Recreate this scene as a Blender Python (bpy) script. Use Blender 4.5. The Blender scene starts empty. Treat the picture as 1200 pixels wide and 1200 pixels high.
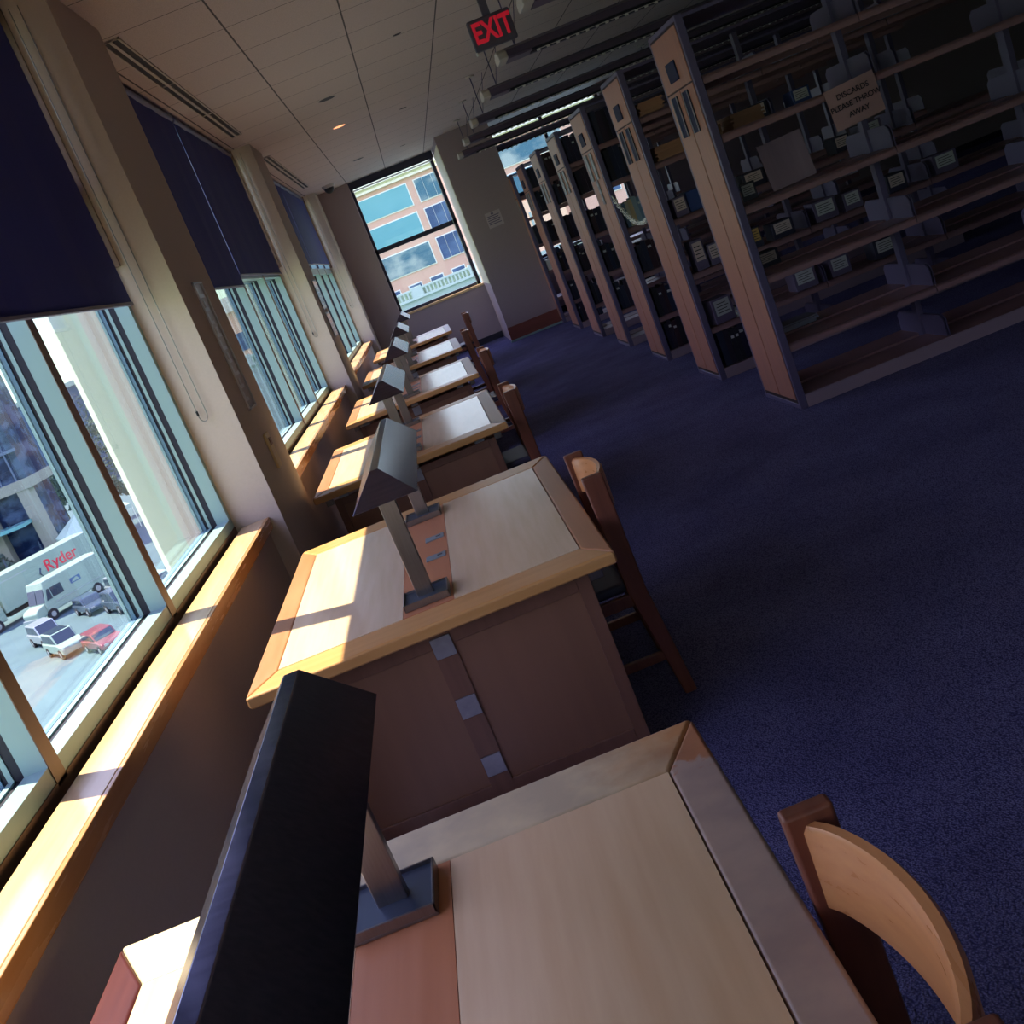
import bpy, bmesh, math, random
from mathutils import Vector, Matrix
random.seed(7)
S = bpy.context.scene
COL = S.collection
PI = math.pi
H = 1.74          # eye height
CEIL = 3.52

# ------------------------------------------------------------------ materials
def mat(name, col, rough=0.5, metal=0.0, spec=0.5):
    m = bpy.data.materials.new(name); m.use_nodes = True
    b = m.node_tree.nodes['Principled BSDF']
    b.inputs['Base Color'].default_value = (*col, 1); b.inputs['Roughness'].default_value = rough
    b.inputs['Metallic'].default_value = metal
    b.inputs['Specular IOR Level'].default_value = spec
    return m
def nd(m, t, **kw):
    n = m.node_tree.nodes.new(t)
    for k, v in kw.items(): setattr(n, k, v)
    return n
def lk(m, a, b): m.node_tree.links.new(a, b)
def bsdf(m): return m.node_tree.nodes['Principled BSDF']
def coords(m, scale=(1, 1, 1), obj=True, rot=(0, 0, 0)):
    tc = nd(m, 'ShaderNodeTexCoord'); mp = nd(m, 'ShaderNodeMapping')
    mp.inputs['Scale'].default_value = scale; mp.inputs['Rotation'].default_value = rot
    lk(m, tc.outputs['Object' if obj else 'Generated'], mp.inputs['Vector'])
    return mp.outputs['Vector']
def noise_mix(m, c1, c2, scale=(1, 1, 1), nscale=5, detail=4, lo=.3, hi=.7, bump=0.0, rough=None):
    v = coords(m, scale); n = nd(m, 'ShaderNodeTexNoise'); n.inputs['Scale'].default_value = nscale
    n.inputs['Detail'].default_value = detail; lk(m, v, n.inputs['Vector'])
    r = nd(m, 'ShaderNodeValToRGB'); r.color_ramp.elements[0].position = lo; r.color_ramp.elements[1].position = hi
    r.color_ramp.elements[0].color = (*c1, 1); r.color_ramp.elements[1].color = (*c2, 1)
    lk(m, n.outputs['Fac'], r.inputs['Fac']); lk(m, r.outputs['Color'], bsdf(m).inputs['Base Color'])
    if bump:
        bp = nd(m, 'ShaderNodeBump'); bp.inputs['Strength'].default_value = bump; bp.inputs['Distance'].default_value = .01
        lk(m, n.outputs['Fac'], bp.inputs['Height']); lk(m, bp.outputs['Normal'], bsdf(m).inputs['Normal'])
    if rough:
        mr = nd(m, 'ShaderNodeMapRange'); mr.inputs['To Min'].default_value = rough[0]; mr.inputs['To Max'].default_value = rough[1]
        lk(m, n.outputs['Fac'], mr.inputs['Value']); lk(m, mr.outputs['Result'], bsdf(m).inputs['Roughness'])
    return m
def wood(name, c1, c2, axis='Y', rough=.35, k=1.0, spec=.5):
    sc = {'X': (1.5, 22, 22), 'Y': (22, 1.5, 22), 'Z': (22, 22, 1.5)}[axis]
    m = mat(name, c1, rough, 0, spec)
    return noise_mix(m, c1, c2, tuple(s * k for s in sc), 1.6, 6, .25, .75, 0, (rough * .85, rough * 1.2))

M = {}
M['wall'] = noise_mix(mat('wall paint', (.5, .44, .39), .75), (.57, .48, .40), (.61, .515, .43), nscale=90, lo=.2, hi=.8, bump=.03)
M['wall_far'] = noise_mix(mat('shaded wall paint', (.5, .44, .39), .75), (.33, .26, .28), (.36, .29, .30), nscale=60, lo=.2, hi=.8, bump=.03)  # same paint as the pillars, the far end's shade put into its colour
M['sunlit_side'] = mat('sunlit chase cream', (.86, .82, .62), .6)  # sunlight on the chase side put into a paler cream
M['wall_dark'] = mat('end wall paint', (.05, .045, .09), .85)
M['inlay'] = wood('maple veneer', (.76, .56, .34), (.84, .64, .41), 'Y', .2, spec=.7)
M['inlay_x'] = wood('maple veneer worn', (.76, .51, .29), (.86, .63, .39), 'Y', .36)
M['rim'] = wood('maple edge lacquered', (.60, .29, .09), (.69, .37, .14), 'X', .3, spec=.35)
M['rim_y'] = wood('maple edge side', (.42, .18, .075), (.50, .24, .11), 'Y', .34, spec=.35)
M['rim_shaded'] = wood('shaded desk edge', (.07, .013, .012), (.10, .02, .016), 'Y', .45, spec=.25)  # shade on the front desk's left edge put into the wood colour
M['rim_worn'] = wood('maple edge worn pale', (.50, .42, .32), (.62, .53, .42), 'Y', .42)
M['cherry'] = wood('cherry centre strip', (.52, .19, .08), (.60, .24, .11), 'Y', .34)
M['panel'] = wood('cherry panel', (.26, .13, .075), (.31, .155, .09), 'Z', .4, .5)
M['panel_frame'] = wood('cherry panel frame', (.20, .095, .06), (.25, .12, .075), 'Z', .4)
M['chair'] = wood('oak chair', (.17, .055, .035), (.25, .085, .05), 'Z', .3, 1.2)  # legs and rails darker than the back, their shade put into the wood
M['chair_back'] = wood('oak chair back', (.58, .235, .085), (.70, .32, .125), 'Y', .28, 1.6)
M['seatfab'] = mat('seat vinyl', (.05, .05, .09), .5)
M['steel'] = noise_mix(mat('brushed steel', (.5, .5, .52), .3, 1), (.235, .21, .215), (.27, .245, .255), (60, 60, 2), 4, rough=(.25, .4))
M['shade'] = noise_mix(mat('polished bronze steel', (.3, .29, .31), .2, 1), (.15, .145, .24), (.20, .19, .31), (2, 30, 30), 3, rough=(.15, .22))
M['shade_in'] = mat('shade lining', (.6, .6, .6), .4)
M['tray'] = mat('blue steel tray', (.10, .13, .2), .35, .7)
M['square'] = noise_mix(mat('aluminium square', (.33, .34, .38), .42, .6), (.3, .31, .35), (.38, .39, .43), nscale=30)
M['plastic_gray'] = mat('grey outlet', (.22, .26, .27), .4)
M['plaque_line'] = mat('plaque pale line', (.5, .5, .52), .3)
M['black'] = mat('black', (.008, .008, .012), .5)
M['gasket'] = mat('window gasket', (.006, .006, .02), .6)
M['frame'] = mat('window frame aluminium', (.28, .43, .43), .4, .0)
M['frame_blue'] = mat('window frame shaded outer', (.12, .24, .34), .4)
M['frame_in'] = mat('window frame bronze', (.16, .09, .055), .4, .3)
M['frame_dark'] = mat('window frame dark', (.03, .03, .06), .4, .4)
M['blind'] = mat('blackout roller fabric', (.02, .03, .25), .75)
M['chain'] = mat('bead chain', (.30, .30, .27), .35, .6)
M['ceil_panel'] = mat('ceiling perimeter panel', (.58, .53, .48), .8)
M['slot'] = mat('slot black', (.005, .005, .015), .6)
M['white'] = mat('white plastic', (.7, .7, .66), .45)
M['cream_plastic'] = mat('cream plastic', (.72, .55, .28), .4)
M['metal_gray'] = mat('painted grey steel', (.13, .11, .20), .42, .2)
M['shelf'] = noise_mix(mat('shelf enamel', (.30, .22, .22), .38), (.29, .165, .175), (.33, .19, .20), nscale=3, rough=(.3, .45))
M['stack_wood'] = wood('stack end wood', (.36, .15, .10), (.46, .21, .135), 'Z', .42, .8)
M['groove'] = mat('groove', (.03, .01, .012), .6)
M['label_navy'] = mat('label holder navy', (.012, .018, .06), .6, 0, .2)
M['paper'] = mat('paper', (.66, .54, .5), .7)
M['paper_blue'] = mat('paper white', (.6, .62, .62), .7)
M['ink'] = mat('ink', (.01, .01, .02), .6)
M['exit_box'] = mat('exit housing', (.10, .09, .13), .5)
M['lens'] = mat('louver glint', (.9, .85, .8), .3, .3)  # window glints on the louver put into a near-white tone
M['fixture'] = mat('fixture enamel', (.12, .095, .15), .4, .3)
M['kick'] = mat('kick plate enamel', (.33, .25, .30), .45)
M['base_black'] = mat('rubber base', (.015, .015, .03), .6)
M['base_brown'] = wood('brown base', (.20, .055, .04), (.24, .07, .05), 'X', .4)
M['sillwood'] = wood('sill maple', (.66, .43, .22), (.76, .53, .30), 'Y', .22)
M['silledge'] = wood('sill edge maple', (.50, .23, .08), (.60, .30, .12), 'Y', .26)
M['cardboard'] = noise_mix(mat('grey board', (.3, .25, .28), .8), (.27, .19, .25), (.34, .245, .31), (9, 1, 1), 2)
# red exit letters: they give off light
m = mat('exit letters', (.35, .01, .03), .5); b = bsdf(m)
b.inputs['Emission Color'].default_value = (1, .02, .05, 1); b.inputs['Emission Strength'].default_value = .10
M['exit_red'] = m
m = mat('lamp orange', (.8, .4, .2), .5); b = bsdf(m)
b.inputs['Emission Color'].default_value = (1, .38, .16, 1); b.inputs['Emission Strength'].default_value = .8
M['bulb'] = m
# carpet
m = mat('carpet', (.05, .06, .13), .95, 0, .15)
v = coords(m, (1, 1, 1)); vo = nd(m, 'ShaderNodeTexVoronoi'); vo.inputs['Scale'].default_value = 190; lk(m, v, vo.inputs['Vector'])
no = nd(m, 'ShaderNodeTexNoise'); no.inputs['Scale'].default_value = 2.2; no.inputs['Detail'].default_value = 5; lk(m, v, no.inputs['Vector'])
r1 = nd(m, 'ShaderNodeValToRGB'); r1.color_ramp.elements[0].position = .05; r1.color_ramp.elements[1].position = .75
r1.color_ramp.elements[0].color = (.24, .24, .44, 1); r1.color_ramp.elements[1].color = (.055, .055, .15, 1)
lk(m, vo.outputs['Distance'], r1.inputs['Fac'])
r2 = nd(m, 'ShaderNodeValToRGB'); r2.color_ramp.elements[0].position = .3; r2.color_ramp.elements[1].position = .7
r2.color_ramp.elements[0].color = (.75, .75, .8, 1); r2.color_ramp.elements[1].color = (1.15, 1.15, 1.1, 1)
lk(m, no.outputs['Fac'], r2.inputs['Fac'])
mx = nd(m, 'ShaderNodeMix', data_type='RGBA', blend_type='MULTIPLY'); mx.inputs[0].default_value = 1
lk(m, r1.outputs['Color'], mx.inputs[6]); lk(m, r2.outputs['Color'], mx.inputs[7]); lk(m, mx.outputs[2], bsdf(m).inputs['Base Color'])
bp = nd(m, 'ShaderNodeBump'); bp.inputs['Strength'].default_value = .8; bp.inputs['Distance'].default_value = .006; bp.invert = True
lk(m, vo.outputs['Distance'], bp.inputs['Height']); lk(m, bp.outputs['Normal'], bsdf(m).inputs['Normal'])
M['carpet'] = m
# ceiling tiles: thin grooves every .75 x .57 m
m = mat('ceiling tiles', (.55, .50, .45), .85)
tc = nd(m, 'ShaderNodeTexCoord'); sp = nd(m, 'ShaderNodeSeparateXYZ'); lk(m, tc.outputs['Object'], sp.inputs[0])
def groove(m, out, period, off, w):
    a = nd(m, 'ShaderNodeMath', operation='ADD'); a.inputs[1].default_value = off; lk(m, out, a.inputs[0])
    p = nd(m, 'ShaderNodeMath', operation='PINGPONG'); p.inputs[1].default_value = period / 2; lk(m, a.outputs[0], p.inputs[0])
    l = nd(m, 'ShaderNodeMath', operation='LESS_THAN'); l.inputs[1].default_value = w; lk(m, p.outputs[0], l.inputs[0])
    return l.outputs[0]
gx = groove(m, sp.outputs['X'], .73, .535, .006); gy = groove(m, sp.outputs['Y'], .75, .80, .005)
mxm = nd(m, 'ShaderNodeMath', operation='MAXIMUM'); lk(m, gx, mxm.inputs[0]); lk(m, gy, mxm.inputs[1])
nz = nd(m, 'ShaderNodeTexNoise'); nz.inputs['Scale'].default_value = 160; lk(m, tc.outputs['Object'], nz.inputs['Vector'])
rr = nd(m, 'ShaderNodeValToRGB'); rr.color_ramp.elements[0].color = (.50, .42, .39, 1); rr.color_ramp.elements[1].color = (.63, .54, .505, 1)
rr.color_ramp.elements[0].position = .3; rr.color_ramp.elements[1].position = .6; lk(m, nz.outputs['Fac'], rr.inputs['Fac'])
mx = nd(m, 'ShaderNodeMix', data_type='RGBA'); lk(m, mxm.outputs[0], mx.inputs[0]); lk(m, rr.outputs['Color'], mx.inputs[6])
mx.inputs[7].default_value = (.10, .085, .09, 1); lk(m, mx.outputs[2], bsdf(m).inputs['Base Color'])
M['ceiling'] = m
# worn finish: lacquer left only in the corner of the front table
def worn(name, c_lac, c_bare, thr_lo, thr_hi):
    m = mat(name, c_bare, .38)
    tc = nd(m, 'ShaderNodeTexCoord'); d = nd(m, 'ShaderNodeVectorMath', operation='DISTANCE')
    d.inputs[1].default_value = (.59, .85, .74); lk(m, tc.outputs['Object'], d.inputs[0])
    n = nd(m, 'ShaderNodeTexNoise'); n.inputs['Scale'].default_value = 26; n.inputs['Detail'].default_value = 6; lk(m, tc.outputs['Object'], n.inputs['Vector'])
    a = nd(m, 'ShaderNodeMath', operation='MULTIPLY_ADD'); a.inputs[1].default_value = .2; lk(m, n.outputs['Fac'], a.inputs[0]); lk(m, d.outputs['Value'], a.inputs[2])
    r = nd(m, 'ShaderNodeValToRGB'); r.color_ramp.elements[0].position = thr_lo; r.color_ramp.elements[1].position = thr_hi
    r.color_ramp.elements[0].color = (*c_lac, 1); r.color_ramp.elements[1].color = (*c_bare, 1)
    lk(m, a.outputs[0], r.inputs['Fac'])
    n2 = nd(m, 'ShaderNodeTexNoise'); n2.inputs['Scale'].default_value = 9; n2.inputs['Detail'].default_value = 5; lk(m, tc.outputs['Object'], n2.inputs['Vector'])
    r2 = nd(m, 'ShaderNodeValToRGB'); r2.color_ramp.elements[0].position = .35; r2.color_ramp.elements[1].position = .7
    r2.color_ramp.elements[0].color = (.78, .78, .82, 1); r2.color_ramp.elements[1].color = (1.08, 1.08, 1.05, 1); lk(m, n2.outputs['Fac'], r2.inputs['Fac'])
    mx = nd(m, 'ShaderNodeMix', data_type='RGBA', blend_type='MULTIPLY'); mx.inputs[0].default_value = 1
    lk(m, r.outputs['Color'], mx.inputs[6]); lk(m, r2.outputs['Color'], mx.inputs[7]); lk(m, mx.outputs[2], bsdf(m).inputs['Base Color'])
    return m
M['worn_side'] = worn('worn table edge', (.50, .21, .10), (.50, .37, .30), .23, .25)
M['worn_end'] = worn('worn table end edge', (.56, .27, .11), (.74, .60, .38), .12, .34)
# glass: tinted clear pane with mirror reflection by Fresnel
def glass(name, tint, ior=1.5):
    m = bpy.data.materials.new(name); m.use_nodes = True; t = m.node_tree; t.nodes.clear()
    o = nd(m, 'ShaderNodeOutputMaterial'); tr = nd(m, 'ShaderNodeBsdfTransparent'); gl = nd(m, 'ShaderNodeBsdfGlossy')
    tr.inputs['Color'].default_value = (*tint, 1); gl.inputs['Roughness'].default_value = 0.0
    fr = nd(m, 'ShaderNodeFresnel'); ge = nd(m, 'ShaderNodeNewGeometry'); mr = nd(m, 'ShaderNodeMapRange')
    mr.inputs['To Min'].default_value = ior; mr.inputs['To Max'].default_value = 1 / ior   # same strength on both faces of the pane
    lk(m, ge.outputs['Backfacing'], mr.inputs['Value']); lk(m, mr.outputs['Result'], fr.inputs['IOR'])
    mx = nd(m, 'ShaderNodeMixShader'); lk(m, fr.outputs[0], mx.inputs[0]); lk(m, tr.outputs[0], mx.inputs[1]); lk(m, gl.outputs[0], mx.inputs[2])
    lk(m, mx.outputs[0], o.inputs['Surface']); return m
M['glass'] = glass('tinted window glass', (.825, .865, .875), 1.33)
M['acrylic'] = glass('acrylic cover', (.9, .9, .9))

# ------------------------------------------------------------------ mesh helpers
class MB:
    def __init__(s): s.bm = bmesh.new(); s.mats = []
    def mi(s, m):
        if m not in s.mats: s.mats.append(m)
        return s.mats.index(m)
    def box(s, x0, x1, y0, y1, z0, z1, m=None, R=None):
        vs = [s.bm.verts.new((x, y, z)) for x in (x0, x1) for y in (y0, y1) for z in (z0, z1)]
        if R: 
            for v in vs: v.co = R @ v.co
        i = s.mi(m) if m else 0
        for f in ((0, 1, 3, 2), (4, 6, 7, 5), (0, 4, 5, 1), (2, 3, 7, 6), (0, 2, 6, 4), (1, 5, 7, 3)):
            s.bm.faces.new([vs[k] for k in f]).material_index = i
        return s
    def prism(s, pts, axis, a, b, m=None):   # pts in the two other axes (cyclic order), extruded along axis
        def P(p, t):
            return {'X': (t, p[0], p[1]), 'Y': (p[0], t, p[1]), 'Z': (p[0], p[1], t)}[axis]
        A = [s.bm.verts.new(P(p, a)) for p in pts]; B = [s.bm.verts.new(P(p, b)) for p in pts]
        i = s.mi(m) if m else 0; n = len(pts)
        fs = [s.bm.faces.new(A), s.bm.faces.new(B[::-1])]
        for k in range(n): fs.append(s.bm.faces.new([A[k], B[k], B[(k + 1) % n], A[(k + 1) % n]]))
        for f in fs: f.material_index = i
        return s
    def poly(s, pts, m=None):
        f = s.bm.faces.new([s.bm.verts.new(p) for p in pts]); f.material_index = s.mi(m) if m else 0; return s
    def cyl(s, p0, p1, r0, r1=None, n=12, m=None):
        r1 = r0 if r1 is None else r1
        p0, p1 = Vector(p0), Vector(p1); d = (p1 - p0).normalized()
        u = d.orthogonal().normalized(); w = d.cross(u)
        A = [s.bm.verts.new(p0 + r0 * (math.cos(t) * u + math.sin(t) * w)) for t in [2 * PI * k / n for k in range(n)]]
        B = [s.bm.verts.new(p1 + r1 * (math.cos(t) * u + math.sin(t) * w)) for t in [2 * PI * k / n for k in range(n)]]
        i = s.mi(m) if m else 0
        fs = [s.bm.faces.new(A[::-1]), s.bm.faces.new(B)]
        for k in range(n): fs.append(s.bm.faces.new([A[k], A[(k + 1) % n], B[(k + 1) % n], B[k]]))
        for f in fs: f.material_index = i
        return s
    def tube(s, pts, r, n=8, m=None, closed=False):
        pts = [Vector(p) for p in pts]; rings = []; N = len(pts)
        up = Vector((.3, .2, 1)).normalized()
        for k, p in enumerate(pts):
            a = pts[(k - 1) % N] if closed or k else p; c = pts[(k + 1) % N] if closed or k < N - 1 else p
            d = (c - a).normalized(); u = (up - d * up.dot(d)).normalized(); w = d.cross(u)
            rings.append([s.bm.verts.new(p + r * (math.cos(t) * u + math.sin(t) * w)) for t in [2 * PI * j / n for j in range(n)]])
        i = s.mi(m) if m else 0
        for k in range(N if closed else N - 1):
            A, B = rings[k], rings[(k + 1) % N]
            for j in range(n): s.bm.faces.new([A[j], A[(j + 1) % n], B[(j + 1) % n], B[j]]).material_index = i
        if not closed: s.bm.faces.new(rings[0][::-1]); s.bm.faces.new(rings[-1])
        return s
    def build(s, name, m=None, parent=None, bevel=0, smooth=False, loc=None, seg=2):
        bmesh.ops.recalc_face_normals(s.bm, faces=s.bm.faces)
        me = bpy.data.meshes.new(name); s.bm.to_mesh(me); s.bm.free()
        if m and not isinstance(m, (list, tuple)): m = [m]
        for q in (m if m else s.mats): me.materials.append(q)
        o = bpy.data.objects.new(name, me); COL.objects.link(o)
        if parent: o.parent = parent
        if loc is not None: o.location = loc
        if bevel:
            md = o.modifiers.new('bev', 'BEVEL'); md.width = bevel; md.segments = seg; md.limit_method = 'ANGLE'
            if seg > 1: smooth = True
        if smooth:
            for f in me.polygons: f.use_smooth = True
            if bevel: 
                for md in o.modifiers: md.harden_normals = True
            else:
                me.set_sharp_from_angle(angle=math.radians(40))
        return o
def tag(o, label=None, cat=None, group=None, kind=None):
    if label: o['label'] = label
    if cat: o['category'] = cat
    if group: o['group'] = group
    if kind: o['kind'] = kind
    return o
def thing(name, label, cat, loc=(0, 0, 0), rz=0, group=None):
    o = bpy.data.objects.new(name, None); COL.objects.link(o); o.location = loc; o.rotation_euler = (0, 0, rz)
    o.empty_display_size = .1
    return tag(o, label, cat, group)
def kids(o): return [c for c in list(bpy.data.objects) if c.parent == o]
def copy_tree(o, parent=None):
    c = o.copy(); COL.objects.link(c); c.parent = parent
    for ch in kids(o): copy_tree(ch, c)
    return c
def struct(o, label=None):
    o['kind'] = 'structure'
    if label: o['label'] = label
    return o
def text(body, size, m, parent, M4, name='lettering', ext=.0006, align='CENTER', bold=0.0):
    cu = bpy.data.curves.new('t', 'FONT'); cu.body = body; cu.size = size; cu.align_x = align; cu.align_y = 'CENTER'
    cu.extrude = ext; cu.offset = bold
    t = bpy.data.objects.new('t', cu); COL.objects.link(t)
    dg = bpy.context.evaluated_depsgraph_get(); me = bpy.data.meshes.new_from_object(t.evaluated_get(dg))
    bpy.data.objects.remove(t); bpy.data.curves.remove(cu)
    me.name = name; me.materials.clear(); me.materials.append(m)
    me.transform(M4)
    o = bpy.data.objects.new(name, me); COL.objects.link(o); o.parent = parent
    return o
def basis(o, x, y):   # matrix with origin o, text right x, text up y
    x = Vector(x).normalized(); y = Vector(y).normalized(); z = x.cross(y)
    m = Matrix.Identity(4)
    for i in range(3): m[i][0] = x[i]; m[i][1] = y[i]; m[i][2] = z[i]; m[i][3] = o[i]
    return m

# ------------------------------------------------------------------ camera
R0 = ((.92741, -.37406, 0), (-.08773, -.21729, .97216), (-.36363, -.90159, -.23433))
cx = Vector([r[0] for r in R0]); cy = -Vector([r[1] for r in R0]); cz = -Vector([r[2] for r in R0])
cd = bpy.data.cameras.new('camera'); cam = bpy.data.objects.new('camera', cd); COL.objects.link(cam)
mw = Matrix.Identity(4)
for i in range(3): mw[i][0] = cx[i]; mw[i][1] = cy[i]; mw[i][2] = cz[i]
mw[2][3] = H
cam.matrix_world = mw; cd.sensor_width = 36; cd.lens = 1279.3 / 1200 * 36; cd.clip_start = .02; cd.clip_end = 2000
S.camera = cam

# ------------------------------------------------------------------ room shell
PX = -1.10; SX = -1.18; WX = -1.345; Y1 = 20.3
BAYS = [(-6.6, -1.92), (-.96, 5.54), (6.50, 12.05), (13.0, 19.6)]
PILL = [(-8.0, -6.6), (-1.92, -.96), (5.54, 6.50), (12.05, 13.0), (19.6, Y1 + .4)]
struct(MB().box(-1.6, 12, -8.2, 20.7, -.15, 0).build('floor', M['carpet']))
struct(MB().box(-1.6, 12, -8.2, 20.7, CEIL, CEIL + .2).build('ceiling', M['ceiling']))
w = MB()
for a, b in PILL: w.box(-1.60, PX, a, b, 0, CEIL)
for a, b in BAYS:
    w.box(-1.58, SX - .015, a, b, 0, .80)
    w.box(-1.58, WX - .02, a, b, .80, .868)
    w.box(-1.58, -1.40, a, b, 3.46, CEIL)
struct(w.build('wall_left', M['wall']))
# outside piers of pale stone with a chamfered lit corner
for a, b in PILL[2:]:
    struct(MB().prism([(-1.60, a + .012), (-1.735, a + .012), (-1.79, a + .11), (-1.79, b), (-1.60, b)], 'Z', -12, 5).build('wall_pier', mat('pier stone', (.50, .57, .44), .8)))
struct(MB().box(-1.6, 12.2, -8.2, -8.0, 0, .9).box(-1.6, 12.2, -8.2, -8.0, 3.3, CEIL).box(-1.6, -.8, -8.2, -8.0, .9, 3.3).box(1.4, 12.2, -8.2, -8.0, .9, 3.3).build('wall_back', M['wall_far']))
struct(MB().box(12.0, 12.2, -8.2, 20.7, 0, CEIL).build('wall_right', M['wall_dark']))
# far wall with two windows and the chase between them
w = MB()
w.box(PX, 12, Y1, Y1 + .4, 0, 1.0)
w.box(PX, -.535, Y1, Y1 + .4, 1.0, CEIL)
w.box(1.09, 1.98, 18.56, Y1 + .4, 0, CEIL)
w.box(4.2, 12, Y1, Y1 + .4, 1.0, CEIL)
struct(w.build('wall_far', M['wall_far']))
struct(MB().box(1.08, 1.985, 18.535, 18.56, 0.0, .25).build('baseboard_far', M['base_brown'], bevel=.003, seg=1))
struct(MB().box(1.06, 2.0, 18.50, 18.535, 0.0, .03).build('trim_1', M['frame'], bevel=.002, seg=1))
struct(MB().box(PX, 1.075, Y1 - .014, Y1, 0, .11).build('baseboard_far_left', M['base_black']))
struct(MB().box(2.0, 11.9, Y1 - .014, Y1, 0, .11).build('baseboard_far_right', M['base_black']))
struct(MB().box(SX - .015, SX - .003, -.9, 5.53, 0, .1).box(SX - .015, SX - .003, -6.5, -1.95, 0, .1).box(SX - .015, SX - .003, 6.52, 12.04, 0, .1).box(SX - .015, SX - .003, 13.01, 19.6, 0, .1).build('baseboard_left', M['base_black']))
# wooden sills
n_trim = 2
for a, b in BAYS:
    s = MB().box(-1.315, SX, a + .003, b - .003, .822, .862).build('trim_%d' % n_trim, M['sillwood'], bevel=.004); struct(s); n_trim += 1
    e = MB().box(SX, SX + .016, a + .003, b - .003, .80, .8615).build('trim_%d' % n_trim, M['silledge'], bevel=.003); struct(e); n_trim += 1

# windows: frame, gaskets, panes
def side_window(idx, a, b, ys):
    r = MB()
    def profile(lo, hi, z0, z1, horiz=False):
        r.box(-1.41, WX, lo, hi, z0, z1, M['frame'])
        r.box(-1.44, -1.41, lo + .006, hi - .006, z0, z1, M['gasket'])
        r.box(-1.455, -1.44, lo + .003, hi - .003, z0, z1, M['frame'])
        r.box(-1.47, -1.455, lo + .008, hi - .008, z0, z1, M['gasket'])
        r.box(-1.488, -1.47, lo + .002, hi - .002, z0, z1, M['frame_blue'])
        r.box(-1.50, -1.488, lo - .004, hi + .004, z0, z1, M['frame'])
    Z0, Z1 = .868, 3.46
    for y in ys: profile(y - .035, y + .035, Z0 + .05, Z1)
    profile(a, a + .05, Z0, Z1); profile(b - .05, b, Z0, Z1)
    TR = (2.60, 2.68) if idx == 1 else (2.17, 2.26)
    for z0, z1 in ((Z0, Z0 + .06), TR, (Z1 - .05, Z1)):
        r.box(-1.41, WX, a + .05, b - .05, z0, z1, M['frame'])
        r.box(-1.44, -1.41, a + .05, b - .05, z0, z1 - .008, M['gasket'])
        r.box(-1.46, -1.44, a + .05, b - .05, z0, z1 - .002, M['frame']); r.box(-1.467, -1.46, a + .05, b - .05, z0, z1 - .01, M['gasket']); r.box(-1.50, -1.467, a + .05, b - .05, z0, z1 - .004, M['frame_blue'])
    # room facing caps in bronze
    for y in ys: r.box(WX, WX + .003, y - .035, y + .035, Z0, Z1, M['frame_in'])
    r.box(WX, WX + .003, a, b, Z0 - .035, Z0 + .012, M['frame_in'])
    fr = r.build('window_%d' % idx, None); struct(fr)
    fr['label'] = ['', 'tinted window bay beside the nearest desks', 'tinted window bay between the two middle pillars', 'tinted window bay in the far corner', '', '', 'unseen window bay behind the front desk, added for light'][idx]
    edges = [a + .05] + [q for y in ys for q in (y - .04, y + .04)] + [b - .05]
    for k in range(0, len(edges), 2):
        for z0, z1 in ((Z0 + .06, TR[0]), (TR[1], Z1 - .05)):
            MB().box(-1.488, -1.482, edges[k], edges[k + 1], z0, z1).build('window_pane', M['glass'], fr)
side_window(6, -6.6, -1.92, [-5.4, -4.2, -3.0])  # unseen bay behind the camera, added to bring in more light
side_window(1, -.96, 5.54, [-.16, 1.27, 2.71, 4.09])
side_window(2, 6.50, 12.05, [7.90, 9.30, 10.68])
side_window(3, 13.0, 19.6, [14.35, 15.7, 17.0, 18.3])
def far_window(idx, x0, x1, z0, z1, xs, label):
    r = MB(); Ya, Yb = Y1 + .16, Y1 + .26
    for a, b in [(x0, x0 + .05), (x1 - .06, x1)] + [(x - .03, x + .03) for x in xs]: r.box(a, b, Ya, Yb, z0, z1, M['frame_dark'])
    for a, b in ((z0, z0 + .05), (2.19, 2.27), (z1 - .06, z1)): r.box(x0, x1, Ya, Yb, a, b, M['frame_dark'])
    r.box(x1 - .075, x1 - .066, Ya - .01, Ya + .02, z0, z1, M['frame'])
    fr = r.build('window_%d' % idx, None); struct(fr, label)
    for a, b in ((z0 + .05, 2.19), (2.27, z1 - .06)):
        MB().box(x0 + .05, x1 - .06, Ya + .05, Ya + .056, a, b).build('window_pane', M['glass'], fr)
far_window(4, -.535, 1.05, 1.04, CEIL, [], 'window in the far wall looking onto the brick building')
far_window(5, 1.98, 4.2, 1.04, CEIL, [3.1], 'far wall window behind the bookcases')
for k, (x0, x1) in enumerate(((-.8, 1.4),)):  # unseen back window, added to light the faces turned toward the camera
    q = MB()
    for a in ((x0, x0 + .06), (x1 - .06, x1), ((x0 + x1) / 2 - .03, (x0 + x1) / 2 + .03)): q.box(a[0], a[1], -8.15, -8.05, .9, 3.3)
    for a in ((.9, .96), (2.19, 2.27), (3.24, 3.3)): q.box(x0, x1, -8.15, -8.05, *a)
    q = q.build('window_%d' % (7 + k), M['frame_dark']); struct(q)
    MB().box(x0 + .06, x1 - .06, -8.103, -8.097, .96, 3.24).build('window_pane', M['glass'], q)  # pane of the added, unseen back window
struct(MB().box(1.078, 1.0895, 18.57, Y1 - .002, 1.042, 3.40).build('trim_11', M['sunlit_side']))  # added cream panel, stands for sun on the chase's side
struct(MB().box(-.56, 1.076, Y1 - .03, Y1 + .2, 1.0, 1.04).build('trim_9', M['sillwood'], bevel=.004))
struct(MB().box(1.98, 4.2, Y1 - .03, Y1 + .2, 1.0, 1.04).build('trim_10', M['frame'], bevel=.004))
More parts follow.
